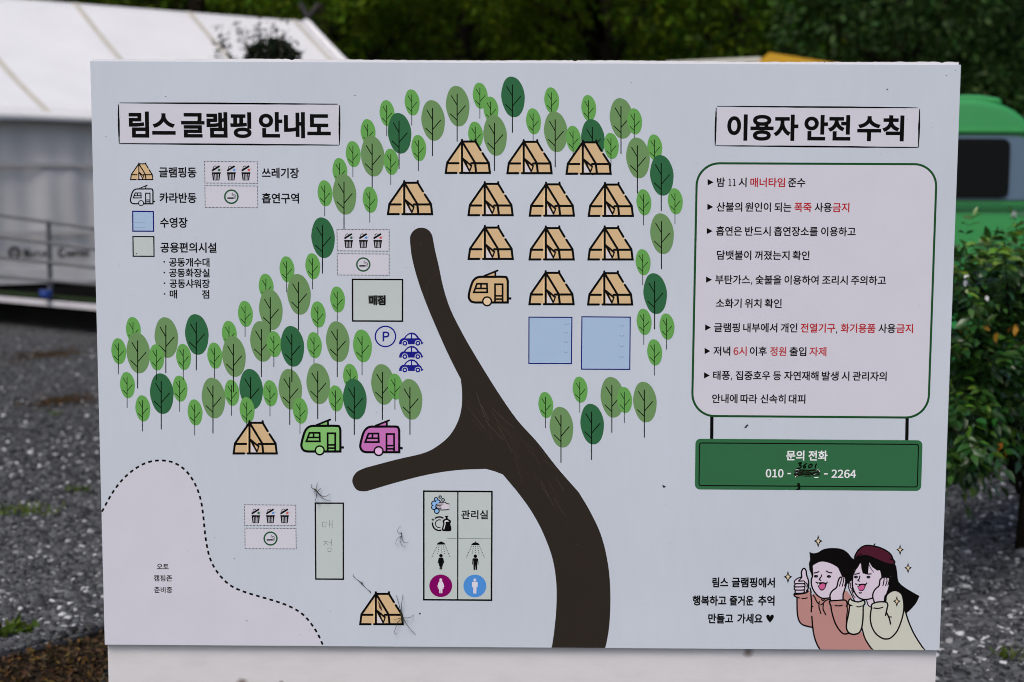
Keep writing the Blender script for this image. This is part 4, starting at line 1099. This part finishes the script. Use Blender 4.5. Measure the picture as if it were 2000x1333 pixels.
def wc(cx, cy, col, man):
    f = Fig('toilet_symbol', FB); q = lambda L: zq([(x+cx, y+cy) for x, y in L]); f.disc(zq([(cx, cy)])[0], (119/5.332, 118/5.332), col, 48)
    WH = (214, 208, 218); f.disc(q([(0, -62)])[0], 15/5.332, WH, 18)
    if man: body = [(-24, -44), (24, -44), (30, -38), (29, 12), (20, 14), (17, -10), (16, 78), (2, 80), (0, 22), (-2, 80), (-16, 78), (-17, -10), (-20, 14), (-29, 12), (-30, -38)]
    else: body = [(-15, -46), (15, -46), (22, -38), (36, 8), (27, 12), (15, -14), (32, 28), (17, 30), (16, 76), (3, 78), (0, 32), (-3, 78), (-16, 76), (-17, 30), (-32, 28), (-15, -14), (-27, 12), (-36, 8), (-22, -38)]
    f.fill(q(body), WH); f.done()
wc(271, 1091, (124, 0, 92), False); wc(626, 1093, (74, 138, 208), True)

# ---- legend lettering
l1 = lambda x: x/4.255+210
for s, x0, x1, yc, h in (('글램핑동', 427, 740, 337, 18.9), ('카라반동', 432, 740, 386.8, 18.9), ('쓰레기장', 1283, 1592, 338.4, 18.9), ('흡연구역', 1283, 1592, 387.8, 18.9), ('수영장', 437, 666, 435.2, 18.9), ('공용편의시설', 440, 906, 484, 18.9),
                         ('공동개수대', 512, 848, 512.8, 16.2), ('공동화장실', 512, 849, 533.4, 16.2), ('공동샤워장', 516, 851, 554.3, 16.2), ('매', 517, 579, 575, 16.2), ('점', 785, 846, 575.3, 16.2)):
    f = Fig('legend_lettering'); f.text(s, l1(x0), l1(x1), yc, h, BLACK, .009)
    f.done()
f = Fig('legend_bullets')
for y in (512, 533, 553.7, 574.6): f.disc((320.9+(y-512)*.012, y), 1.7, BLACK, 12)
f.done()

# ---- safety rules
def rr(TL, TR, BR, BL, r, n=9):
    C_ = [np.array(p, float) for p in (TL, TR, BR, BL)]; out = []
    for i in range(4):
        c, a, b = C_[i], C_[i-1], C_[(i+1) % 4]; u = (a-c)/np.hypot(*(a-c)); v = (b-c)/np.hypot(*(b-c)); o = c+(u+v)*r
        for k in range(n+1):
            q = math.pi/2*k/n; out.append(tuple(o - v*r*math.cos(q) - u*r*math.sin(q)))
    return out
f = Fig('rules_box'); bx = rr((1361.5, 319.3), (1830, 321.3), (1812.8, 816.3), (1351.5, 812.8), 44, 12); f.fill(bx, PINK); f.stroke(bx, 4.3, GREEN, True)
RB = f.done()
RED = (172, 38, 46); RED2 = (176, 62, 68)
A1 = lambda x: x/3.507+1340; A2 = lambda x: x/3.702+1340
RULES = [(356.2, A1, [('밤', 211, 267, 0), ('11시', 288, 415, 0), ('매너타임', 440, 678, 1), ('준수', 699, 818, 0)], (148, 189)),
 (404.4, A1, [('산불의', 208, 385, 0), ('원인이', 405, 582, 0), ('되는', 606, 722, 0), ('폭죽', 742, 860, 1), ('사용', 880, 999, 0), ('금지', 1003, 1119, 1)], (146, 187)),
 (451.5, A1, [('흡연은', 206, 383, 0), ('반드시', 404, 580, 0), ('흡연장소를', 602, 903, 0), ('이용하고', 925, 1163, 0)], (142, 183)),
 (498.5, A1, [('담뱃불이', 211, 447, 0), ('꺼졌는지', 470, 709, 0), ('확인', 729, 846, 0)], None),
 (546.4, A1, [('부탄가스', 200, 438, 0), ('숯불을', 475, 654, 0), ('이용하여', 674, 908, 0), ('조리시', 932, 1108, 0), ('주의하고', 1130, 1370, 0)], (137, 178)),
 (592.4, A2, [('소화기', 215, 402, 0), ('위치', 424, 546, 0), ('확인', 568, 692, 0)], None),
 (640.0, A2, [('글램핑', 202, 389, 0), ('내부에서', 413, 660, 0), ('개인', 684, 805, 0), ('전열기구', 828, 1080, 1), ('화기용품', 1118, 1370, 1), ('사용', 1391, 1515, 0), ('금지', 1520, 1642, 1)], (138, 180)),
 (685.9, A2, [('저녁', 197, 320, 0), ('6시', 343, 439, 2), ('이후', 461, 584, 0), ('정원', 607, 725, 2), ('출입', 748, 870, 0), ('자제', 891, 1015, 2)], (134, 176)),
 (733.4, A2, [('태풍', 195, 318, 0), ('집중호우', 358, 609, 0), ('등', 630, 687, 0), ('자연재해', 708, 958, 0), ('발생', 981, 1103, 0), ('시', 1124, 1181, 0), ('관리자의', 1204, 1451, 0)], (130, 172)),
 (778.8, A2, [('안내에', 188, 372, 0), ('따라', 393, 515, 0), ('신속히', 537, 720, 0), ('대피', 742, 863, 0)], None)]
for yc, A, words, bl in RULES:
    f = Fig('rule_lettering', RB)
    for s, x0, x1, c in words:
        if s == '11시':                                   # numerals with foot serifs
            for xx in (301, 331):
                f.stroke([(A(xx), yc-6.3), (A(xx), yc+7.0)], 1.9, BLACK, cap=False); f.stroke([(A(xx-10), yc+7.0), (A(xx+10), yc+7.0)], 1.6, BLACK, cap=False); f.stroke([(A(xx-8), yc-4.6), (A(xx), yc-6.3)], 1.6, BLACK, cap=False)
            f.text('시', A(360), A(415), yc, 17.3, BLACK, .0075, xref=1400); continue
        f.text(s, A(x0), A(x1), yc, 17.3 if s != '6시' else 17.3, (BLACK, RED, RED2)[c], .0075, xref=1400)
    for xx, yy in {546.4: [(450, yc+6.5)], 640.0: [(1090, yc+8)], 733.4: [(329, yc+6.5)]}.get(yc, []):
        f.stroke([(A(xx)+.3, yy-1), (A(xx)-.9, yy+3.4)], 1.6, BLACK)
    if bl:
        x0, x1 = A(bl[0]), A(bl[1]); f.fill([(x0, yc-6), (x1, yc+.3), (x0, yc+6.4)], BLACK)
    f.done()
f = Fig('hanging_bar'); f.stroke([(1390.4, 814.5), (1390, 861)], 6.6, BLACK, cap=False); f.done()
f = Fig('hanging_bar'); f.stroke([(1771.8, 817.6), (1771, 863.4)], 6.6, BLACK, cap=False); f.done()
f = Fig('phone_sign'); f.fill(rr((1358.3, 857.3), (1802, 860.4), (1799, 959.4), (1357, 956.4), 10), (52, 102, 66)); f.stroke(rr((1366.4, 865.6), (1794, 868.5), (1791.6, 951.6), (1365.2, 948.8), 4), 2.2, BLACK, True)
PS = f.done()
f = Fig('lettering', PS); A3 = lambda x: x/9.524+1480; Y3 = lambda y: y/9.524+870; WHT = (226, 226, 232)
f.text_box('문의', A3(530), A3(866), Y3(98), Y3(286), WHT, .008); f.text_box('전화', A3(940), A3(1300), Y3(100), Y3(290), WHT, .008)
f.text_box('010', A3(150), A3(478), Y3(445), Y3(600), WHT, .006); f.text_box('2264', A3(1370), A3(1830), Y3(455), Y3(610), WHT, .006)
f.stroke([(A3(550), Y3(527)), (A3(618), Y3(527))], 2.3, WHT, cap=False); f.stroke([(A3(1230), Y3(533)), (A3(1300), Y3(533))], 2.3, WHT, cap=False)
for L in ([(700, 470), (740, 455), (765, 462)], [(695, 505), (730, 515)], [(700, 590), (730, 565), (738, 585)], [(1075, 470), (1110, 455), (1145, 475), (1140, 505)], [(1040, 545), (1080, 530)], [(1060, 600), (1120, 600)]):
    f.stroke([(A3(x), Y3(y)) for x, y in L], 1.8, WHT)
f.done()
f = Fig('pen_correction', PS); q3 = lambda L: [(A3(x), Y3(y)) for x, y in L]
for L in ([(755, 335), (810, 330), (775, 370), (808, 385), (790, 420), (730, 432)], [(905, 340), (860, 380), (850, 410), (870, 425), (892, 405), (875, 385), (858, 395)], [(990, 350), (955, 375), (945, 405), (965, 420), (1000, 395), (1012, 365), (990, 350)], [(1092, 350), (1075, 380), (1068, 425)]):
    f.stroke(q3(sm(L, n=4)), 2.7, (8, 10, 6))
for k in range(15):
    y = 470+k*10.5 if k < 12 else 490+(k-12)*30
    f.stroke(q3(sm([(672+random.uniform(0, 25)+(k > 9)*25, y+8), (800, y-22+random.uniform(-7, 7)), (930, y-12+random.uniform(-14, 14)), (1060, y-20+random.uniform(-9, 9)), (1160+random.uniform(-40, 5)-(k > 10)*90, y-6)], n=4)), random.uniform(.75, 1.25), (26, 24, 18))
f.fill(q3([(725, 708), (780, 702), (795, 760), (792, 810), (770, 834), (695, 834), (745, 800), (750, 770), (720, 750), (742, 735)]), (12, 16, 11))
f.done()

# ---- greeting
f = Fig('greeting_lettering'); A4 = lambda x: x/3.922+1330
for s, x0, x1, yc in (('림스', 240, 362, 1138), ('글램핑에서', 388, 720, 1138), ('행복하고', 88, 348, 1173.4), ('즐거운', 372, 556, 1173.4), ('추억', 590, 717, 1173.4), ('만들고', 208, 400, 1208.6), ('가세요', 430, 625, 1208.6)):
    f.text(s, A4(x0), A4(x1), yc, 19, BLACK, .012)
hx = [(682, 772), (662, 748), (652, 728), (655, 714), (666, 709), (677, 714), (682, 724), (688, 714), (698, 709), (709, 714), (712, 728), (702, 748)]
f.fill([(A4(x), y/3.922+1020) for x, y in hx], BLACK); f.done()

def build_couple():
    z = lambda L: [(x/5.127+1520, y/5.127+1030) for x, y in L]; k = 1/5.127; W = 15*k
    SK = (206, 193, 208); SAL = (178, 131, 126); CRM = (195, 196, 183); HAIR = (14, 12, 12)
    st = lambda f, L, w=W, cl=False, n=4: f.stroke(z(sm(L, cl, n)), w, BLACK, cl)
    # woman's hair and body behind
    wf = Fig('woman_picture'); mf = Fig('man_picture')
    wf.fill(z(sm([(745, 560), (750, 430), (790, 320), (1000, 300), (1160, 360), (1190, 450), (1205, 545), (1270, 605), (1340, 648)], n=3)) + z([(1415, 690)]) + z(sm([(1415, 690), (1375, 770), (1290, 858), (1240, 880), (1100, 800), (900, 700)], n=3)), HAIR)
    # man's torso with left arm
    mf.fill(z([(162, 672), (200, 650), (300, 640), (322, 640), (330, 690), (350, 665), (440, 715), (520, 722), (660, 640), (690, 640), (735, 700), (730, 900), (760, 1060), (835, 1050), (880, 1140), (950, 1242), (432, 1242), (390, 1180), (360, 1100), (345, 1003), (300, 995), (240, 975), (205, 930), (190, 850), (186, 705), (166, 696)]), SAL)
    # man's hair
    mf.fill(z(sm([(312, 248), (350, 262), (400, 252), (450, 222), (520, 210), (600, 212), (660, 230), (705, 265), (735, 305), (775, 330)], n=3)) + z([(775, 400), (750, 480), (735, 540), (700, 570), (680, 560), (620, 520), (340, 520), (330, 470), (312, 430), (306, 370), (318, 320)]), HAIR)
    mface = sm([(342, 392), (385, 362), (432, 346), (485, 352), (545, 374), (595, 405), (612, 440), (632, 482), (650, 540), (620, 640), (560, 700), (500, 712), (450, 712), (400, 690), (360, 645), (335, 590), (330, 540), (345, 480), (338, 430)], True, 4)
    mf.fill(z(mface), SK)
    st(mf, [(338, 395), (342, 440), (344, 485), (331, 530), (336, 590), (360, 645), (400, 690), (450, 714), (515, 708)])
    for L in ([(360, 459), (385, 455), (406, 446)], [(480, 440), (505, 453), (535, 458)], [(434, 478), (428, 500), (411, 522), (426, 534)]): st(mf, L, 12.5*k)
    for c in ((378, 492), (507, 494)): mf.disc(z([c])[0], (22*k, 14*k), BLACK, 20); mf.disc(z([(c[0]+4, c[1])])[0], (5*k, 3*k), (90, 80, 90), 10)
    st(mf, [(378, 552), (400, 560), (440, 556), (480, 563), (490, 550)], 12.5*k)
    mf.fill(z(sm([(392, 560), (440, 556), (482, 562), (474, 605), (450, 632), (425, 634), (402, 605)], True, 3)), BLACK)
    mf.fill(z(sm([(408, 590), (440, 565), (470, 575), (462, 608), (440, 624), (420, 618)], True, 3)), (196, 92, 142)); mf.disc(z([(402, 574)])[0], (9*k, 10*k), (214, 208, 214), 12)
    # fist with thumb up
    mf.fill(z(sm([(165, 545), (185, 518), (235, 497), (233, 455), (244, 422), (262, 414), (278, 436), (285, 480), (303, 540), (302, 600), (285, 640), (240, 662), (180, 660), (160, 620), (158, 580)], True, 3)), SK)
    st(mf, [(235, 498), (232, 455), (244, 422), (262, 414), (278, 436), (284, 480), (304, 545), (300, 610), (282, 640)])
    for L in ([(250, 538), (205, 540), (222, 520), (235, 500), (190, 515), (164, 540), (162, 560), (176, 568)], [(172, 566), (255, 566), (268, 555), (258, 540)], [(172, 570), (160, 585), (168, 598), (255, 596), (270, 586), (262, 570)], [(168, 600), (160, 618), (172, 630), (250, 630), (266, 618), (260, 600)], [(175, 632), (168, 650), (180, 662), (245, 660), (262, 645), (256, 632)], [(280, 560), (290, 575), (286, 600)]): st(mf, L, 12.5*k, n=3)
    # cuff and left arm lines
    st(mf, [(300, 640), (270, 660), (180, 672), (160, 668), (162, 688), (186, 704)]); st(mf, [(188, 704), (215, 709)], 10.9*k); st(mf, [(236, 714), (262, 715), (290, 708)], 10.9*k); st(mf, [(318, 610), (326, 640), (328, 660)])
    st(mf, [(187, 704), (190, 850), (205, 930), (240, 975), (300, 995), (342, 1003)]); st(mf, [(326, 670), (334, 760), (330, 848)]); st(mf, [(336, 895), (345, 1005), (362, 1100), (392, 1182), (432, 1242)])
    for L in ([(348, 680), (362, 700)], [(366, 705), (385, 745), (402, 765)], [(410, 745), (408, 800), (426, 864)], [(520, 722), (480, 732), (448, 762), (425, 778)], [(452, 770), (448, 820), (476, 878)], [(432, 725), (450, 735), (462, 722)], [(335, 790), (346, 795)]): st(mf, L, 12.5*k)
    # right sleeve
    st(mf, [(522, 745), (536, 850), (570, 960), (612, 1030), (655, 1068), (705, 1062)]); 
    # right hand
    mf.fill(z(sm([(522, 730), (522, 680), (545, 635), (585, 600), (598, 545), (614, 505), (640, 500), (668, 508), (682, 530), (672, 580), (652, 650), (645, 730)], True, 3)), SK)
    st(mf, [(522, 728), (518, 680), (542, 637), (584, 602), (598, 545), (614, 508), (630, 500)]); st(mf, [(612, 590), (628, 540), (638, 505)], 10.9*k); st(mf, [(640, 592), (652, 545), (655, 508)], 10.9*k); st(mf, [(662, 588), (674, 550), (670, 512)], 10.9*k); st(mf, [(680, 525), (682, 560), (660, 640), (650, 670), (648, 725)])
    mf.fill(z([(512, 738), (545, 726), (665, 728), (684, 745), (684, 775), (530, 785)]), SAL)
    st(mf, [(525, 786), (512, 750), (525, 738), (590, 734), (660, 730), (682, 742), (690, 775), (682, 792)]); st(mf, [(570, 785), (610, 787), (640, 783)], 10.9*k)
    st(mf, [(690, 790), (692, 830), (684, 900), (682, 970)], 10.9*k)
    # woman body
    wf.fill(z([(850, 800), (930, 780), (1075, 700), (1105, 660), (1150, 636), (1190, 638), (1235, 670), (1256, 740), (1264, 850), (1280, 868), (1310, 960), (1370, 1088), (1468, 1242), (950, 1242), (872, 1122), (836, 1010), (840, 900)]), CRM)
    st(wf, [(1278, 860), (1310, 960), (1370, 1088), (1470, 1242)]); st(wf, [(836, 1005), (872, 1122), (950, 1242)])
    # woman's face
    wf.fill(z(sm([(800, 380), (770, 450), (748, 490), (742, 560), (752, 625), (785, 685), (830, 718), (880, 725), (930, 714), (990, 660), (1025, 560), (1028, 440), (985, 380), (900, 340)], True, 4)), SK)
    wf.fill(z([(880, 730), (945, 712), (950, 780), (915, 800), (890, 775)]), SK)
    st(wf, [(752, 440), (746, 490), (742, 560), (752, 625), (785, 685), (830, 718), (880, 725), (942, 712)]); st(wf, [(885, 735), (900, 780), (925, 800), (938, 785)], 10.9*k)
    # fringe
    wf.fill(z([(770, 290), (860, 276), (1000, 318), (1150, 350), (1180, 420), (1190, 560), (1040, 560), (1028, 470), (1018, 432), (990, 435), (940, 400), (912, 352), (905, 400), (898, 465), (846, 466), (832, 410), (826, 350), (800, 400), (770, 440), (745, 480), (745, 400)]), HAIR)
    wf.stroke(z(sm([(905, 360), (925, 410), (955, 452)], n=4)), 7*k, HAIR)
    for L in ([(762, 472), (790, 468), (812, 460)], [(868, 464), (900, 470), (930, 468)], [(816, 490), (812, 515), (797, 532), (812, 542)], [(810, 656), (820, 661), (832, 656)]): st(wf, L, 11.8*k)
    for c in ((778, 500), (903, 501)): wf.disc(z([c])[0], (20*k, 14*k), BLACK, 20); wf.disc(z([(c[0]+5, c[1])])[0], (5*k, 3*k), (120, 105, 120), 10)
    st(wf, [(773, 568), (800, 576), (840, 572), (876, 572), (886, 560)], 12.5*k)
    wf.fill(z(sm([(788, 575), (830, 572), (876, 572), (866, 615), (842, 640), (815, 638), (798, 610)], True, 3)), BLACK); wf.fill(z(sm([(800, 600), (835, 580), (864, 588), (852, 622), (826, 634), (810, 622)], True, 3)), (196, 92, 142)); wf.disc(z([(797, 582)])[0], (8*k, 9*k), (214, 208, 214), 12)
    # hands
    wf.fill(z(sm([(705, 560), (722, 545), (738, 540), (740, 600), (752, 650), (800, 722), (835, 745), (770, 748), (750, 700), (720, 650)], True, 3)), SK)
    st(wf, [(712, 548), (704, 600), (722, 650), (745, 700), (768, 745)], 10.9*k); st(wf, [(722, 560), (722, 600), (735, 620)], 9.4*k); st(wf, [(738, 545), (742, 610), (752, 650)], 10.9*k); st(wf, [(735, 632), (750, 680), (768, 705)], 9.4*k)
    wf.fill(z(sm([(962, 752), (948, 700), (952, 655), (975, 618), (1010, 585), (1018, 535), (1036, 515), (1062, 508), (1090, 510), (1116, 520), (1116, 580), (1092, 650), (1075, 700), (1068, 748)], True, 3)), SK)
    st(wf, [(962, 752), (946, 700), (952, 655), (975, 618), (1010, 585), (1018, 530), (1036, 512)]); st(wf, [(1048, 585), (1058, 540), (1060, 512)], 10.9*k); st(wf, [(1075, 585), (1088, 545), (1086, 512)], 10.9*k); st(wf, [(1098, 580), (1108, 545), (1112, 518)], 10.9*k); st(wf, [(1116, 530), (1112, 590), (1085, 670), (1070, 690), (1062, 740)])
    # sleeves
    wf.fill(z(sm([(712, 785), (705, 850), (682, 980), (692, 1038), (720, 1064), (768, 1072), (810, 1052), (834, 1002), (848, 900), (852, 785)], True, 3)), CRM)
    st(wf, [(714, 785), (705, 860), (682, 980), (692, 1038), (722, 1066), (768, 1072), (812, 1052), (836, 1000), (848, 900), (850, 790)])
    wf.fill(z(sm([(700, 752), (716, 720), (740, 735), (790, 745), (855, 732), (866, 765), (845, 790), (780, 796), (722, 786)], True, 3)), CRM)
    st(wf, [(722, 786), (702, 765), (702, 740), (722, 718), (745, 736), (800, 748), (856, 734), (866, 765), (846, 790)]); st(wf, [(720, 778), (740, 786)], 10.9*k); st(wf, [(786, 795), (810, 798), (834, 790)], 10.9*k)
    arm = [(936, 800), (926, 850), (922, 920), (938, 1000), (980, 1070), (1040, 1112), (1085, 1120), (1130, 1106), (1190, 1040), (1235, 930), (1256, 830), (1254, 740), (1235, 670), (1190, 638), (1150, 636), (1108, 658), (1082, 690), (1076, 740)]
    st(wf, arm, 15*k); wf.fill(z(sm([(934, 806), (932, 780), (950, 762), (1010, 748), (1080, 752), (1096, 785), (1080, 830), (1000, 820)], True, 3)), CRM)
    st(wf, [(936, 812), (932, 785), (950, 764), (1010, 748), (1080, 752), (1096, 780), (1088, 820), (1074, 884)]); st(wf, [(958, 810), (1000, 814), (1046, 803)], 12.5*k); st(wf, [(1086, 860), (1110, 910), (1125, 970)]); st(wf, [(1110, 898), (1134, 900)], 10.9*k)
    # beret
    br = sm([(768, 318), (770, 285), (800, 232), (850, 192), (910, 183), (1000, 200), (1080, 235), (1130, 278), (1148, 320), (1166, 348), (1152, 372), (1085, 366), (1000, 330), (920, 296), (860, 286), (805, 300)], True, 4)
    wf.fill(z(br), (74, 30, 46)); wf.stroke(z(br), W, BLACK, True); st(wf, [(952, 194), (960, 180), (968, 168)], 12.5*k); st(wf, [(1118, 318), (1150, 328)], 10.9*k); st(wf, [(772, 316), (800, 285), (835, 268)], 10.9*k)
    mf.done(); wf.done()
    for cx, cy in ((400, 140), (97, 498), (1220, 226), (1300, 408), (1187, 742)):
        a, b = 43*(1 if cx < 500 else .88), 64*(1 if cx < 500 else .88)
        def star(s): return [(cx, cy-b*s), (cx+a*.3*s, cy-b*.25*s), (cx+a*s, cy-2), (cx+a*.35*s, cy+b*.3*s), (cx, cy+b*1.05*s), (cx-a*.35*s, cy+b*.3*s), (cx-a*s, cy-2), (cx-a*.3*s, cy-b*.25*s)]
        f = Fig('sparkle'); f.fill(z(star(1)), BLACK); f.fill(z(star(.50)), (214, 196, 164)); f.done()
build_couple()

# ---- specks of dirt on the sheet
f = Fig('dirt_specks')
for x, y, r in ((482, 1213, 1.5), (820, 1199, 2.2), (1733, 175, 1.8), (1458, 832, 2.2), (695, 187, 1), (692, 187, .9), (324, 189, 1.2), (207, 268, 1.2), (1233, 162, 1), (1504, 820, .8), (1866, 138, .9), (1849, 148, 1.1), (1610, 122, 1.2), (645, 1194, 1), (1086, 1118, .8), (1300, 985, .7), (330, 1100, .7)):
    q = random.uniform(0, 3); f.fill([(x+r*random.uniform(.6, 1.2)*math.cos(a+q), y+r*random.uniform(.5, 1)*math.sin(a+q)) for a in np.linspace(0, 6.283, 9)[:-1]], (44, 44, 46))
f.fill([(1293, 947), (1301, 951), (1296, 954)], (22, 22, 24)); f.fill([(1453, 836), (1460, 829), (1462, 831), (1457, 837)], (60, 62, 66))
for _ in range(150):
    x, y = random.uniform(210, 1840), random.uniform(130, 1255); r = random.uniform(.25, .6); g = random.randint(90, 150)
    f.fill([(x-r, y), (x, y-r), (x+r*random.uniform(.5, 2), y), (x, y+r)], (g//10*10, g//10*10, g//10*10+4))
for _ in range(26):
    x, y = random.uniform(210, 1830), random.uniform(140, 1250); q = random.uniform(0, 3.1); L = random.uniform(2, 7)
    f.stroke([(x, y), (x+L*math.cos(q), y+L*math.sin(q))], .45, (150, 155, 160))
f.done()['kind'] = 'stuff'

# ================================================================== SPIDERS and debris on the sheet
def board_pt(x, y, lift): q = P([(x/4.04+590, y/4.04+930)])[0]; return Vector((q[0], -lift, q[1]))
def spider(label, body, legs, rad, bm_, lm_, lw):
    o = board_pt(*body[0], .004); t = empty('spider', o); tag(t, label, 'spider', 'spiders on the board')
    a, b = board_pt(*body[0], .0045)-o, board_pt(*body[1], .0045)-o
    mb = MB(); d = b-a; mb.tube([a-d*.05, a+d*.12, a+d*.4, a+d*.62, a+d*.68, a+d*.85, a+d*1.02], [.0003, rad*1.0, rad*1.3, rad*.6, rad*.5, rad*.8, .0003], bm_, 10); mb.build('body', t)
    for L in legs:
        n = len(L); pts = [board_pt(x, y, .004+.004*math.sin(math.pi*min(1, i/(n-1)))*(1 if n > 2 else .5) - (.003 if i == n-1 else 0))-o for i, (x, y) in enumerate(L)]
        P3 = sm([tuple(p) for p in pts], n=4); mb = MB(); mb.tube([tuple(p) for p in P3], [lw*1.5*(1.15-.6*i/(len(P3)-1)) for i in range(len(P3))], lm_, 6); mb.build('leg', t)
olive = mat('spider_olive', (0.045, 0.055, 0.015), .5, .3, var=.4, scale=300); dk = mat('spider_dark', (0.02, 0.02, 0.018), .6); gl = mat('spider_leg_grey', (0.03, 0.034, 0.024), .6)
spider('small green spider resting on the top edge of the tall grey printed block', [(100, 97), (132, 133)],
       [[(110, 110), (92, 96), (78, 84), (75, 65)], [(112, 106), (117, 84), (120, 52)], [(124, 120), (138, 106), (148, 95)], [(110, 115), (98, 120), (95, 128)], [(118, 130), (115, 165), (111, 185), (120, 212), (147, 228)], [(126, 130), (165, 155), (195, 155), (218, 140)], [(128, 132), (170, 170), (200, 186), (224, 192)]], .0016, olive, gl, .00042)
spider('tiny thin black spider on blank sheet right of the tall grey printed block', [(787, 440), (784, 480)],
       [[(784, 452), (766, 446), (755, 430), (762, 410), (776, 392)], [(784, 470), (760, 485), (745, 505), (742, 535), (756, 546)], [(783, 475), (775, 495), (780, 520), (795, 545), (816, 558)], [(786, 475), (795, 500), (810, 518), (838, 522)]], .0008, dk, gl, .00032)
spider('largest spider, long legged and dark, on the bottom printed tent', [(780, 1058), (797, 1152)],
       [[(780, 1068), (765, 1000), (743, 940)], [(783, 1064), (788, 1000), (796, 935)], [(796, 1115), (850, 1110), (880, 1094)], [(792, 1115), (755, 1120), (722, 1130)], [(790, 1122), (755, 1150), (740, 1195), (728, 1230), (744, 1240)], [(798, 1118), (840, 1180), (896, 1251)]], .0018, mat('spider_brown', (0.03, 0.032, 0.012), .5, .3, var=.4, scale=300), dk, .00045)
def debris():
    o = board_pt(470, 850, .003); mb = MB(); tw = mat('debris_brown', (0.035, 0.03, 0.02), .8, var=.4, scale=200)
    L = [(402, 772), (406, 792), (430, 812), (455, 832), (470, 845), (490, 868), (515, 892), (532, 905), (540, 922)]
    mb.tube([board_pt(x, y, .0015)-o for x, y in L], [.0003, .0006, .0003, .0007, .0013, .0005, .0003, .0008, .0005], tw, 7)
    mb.tube([board_pt(x, y, .002)-o for x, y in ((466, 846), (480, 832))], [.0008, .0003], tw, 6)
    mb.ball(board_pt(536, 912, .002)-o, .0013, tw)
    tag(mb.build('twig', None, o), 'thin broken twig stuck to the sheet above the bottom printed tent', 'twig')
    o = board_pt(615, 1015, .003); mb = MB(); hb = mat('husk_brown', (0.06, 0.025, 0.01), .6, var=.4, scale=250)
    mb.tube([board_pt(x, y, .002)-o for x, y in ((600, 985), (606, 1000), (618, 1035), (628, 1056))], [.0003, .001, .0022, .0006], hb, 8)
    tag(mb.build('insect_husk', None, o), 'brown insect husk stuck on the bottom printed tent', 'insect')
debris()
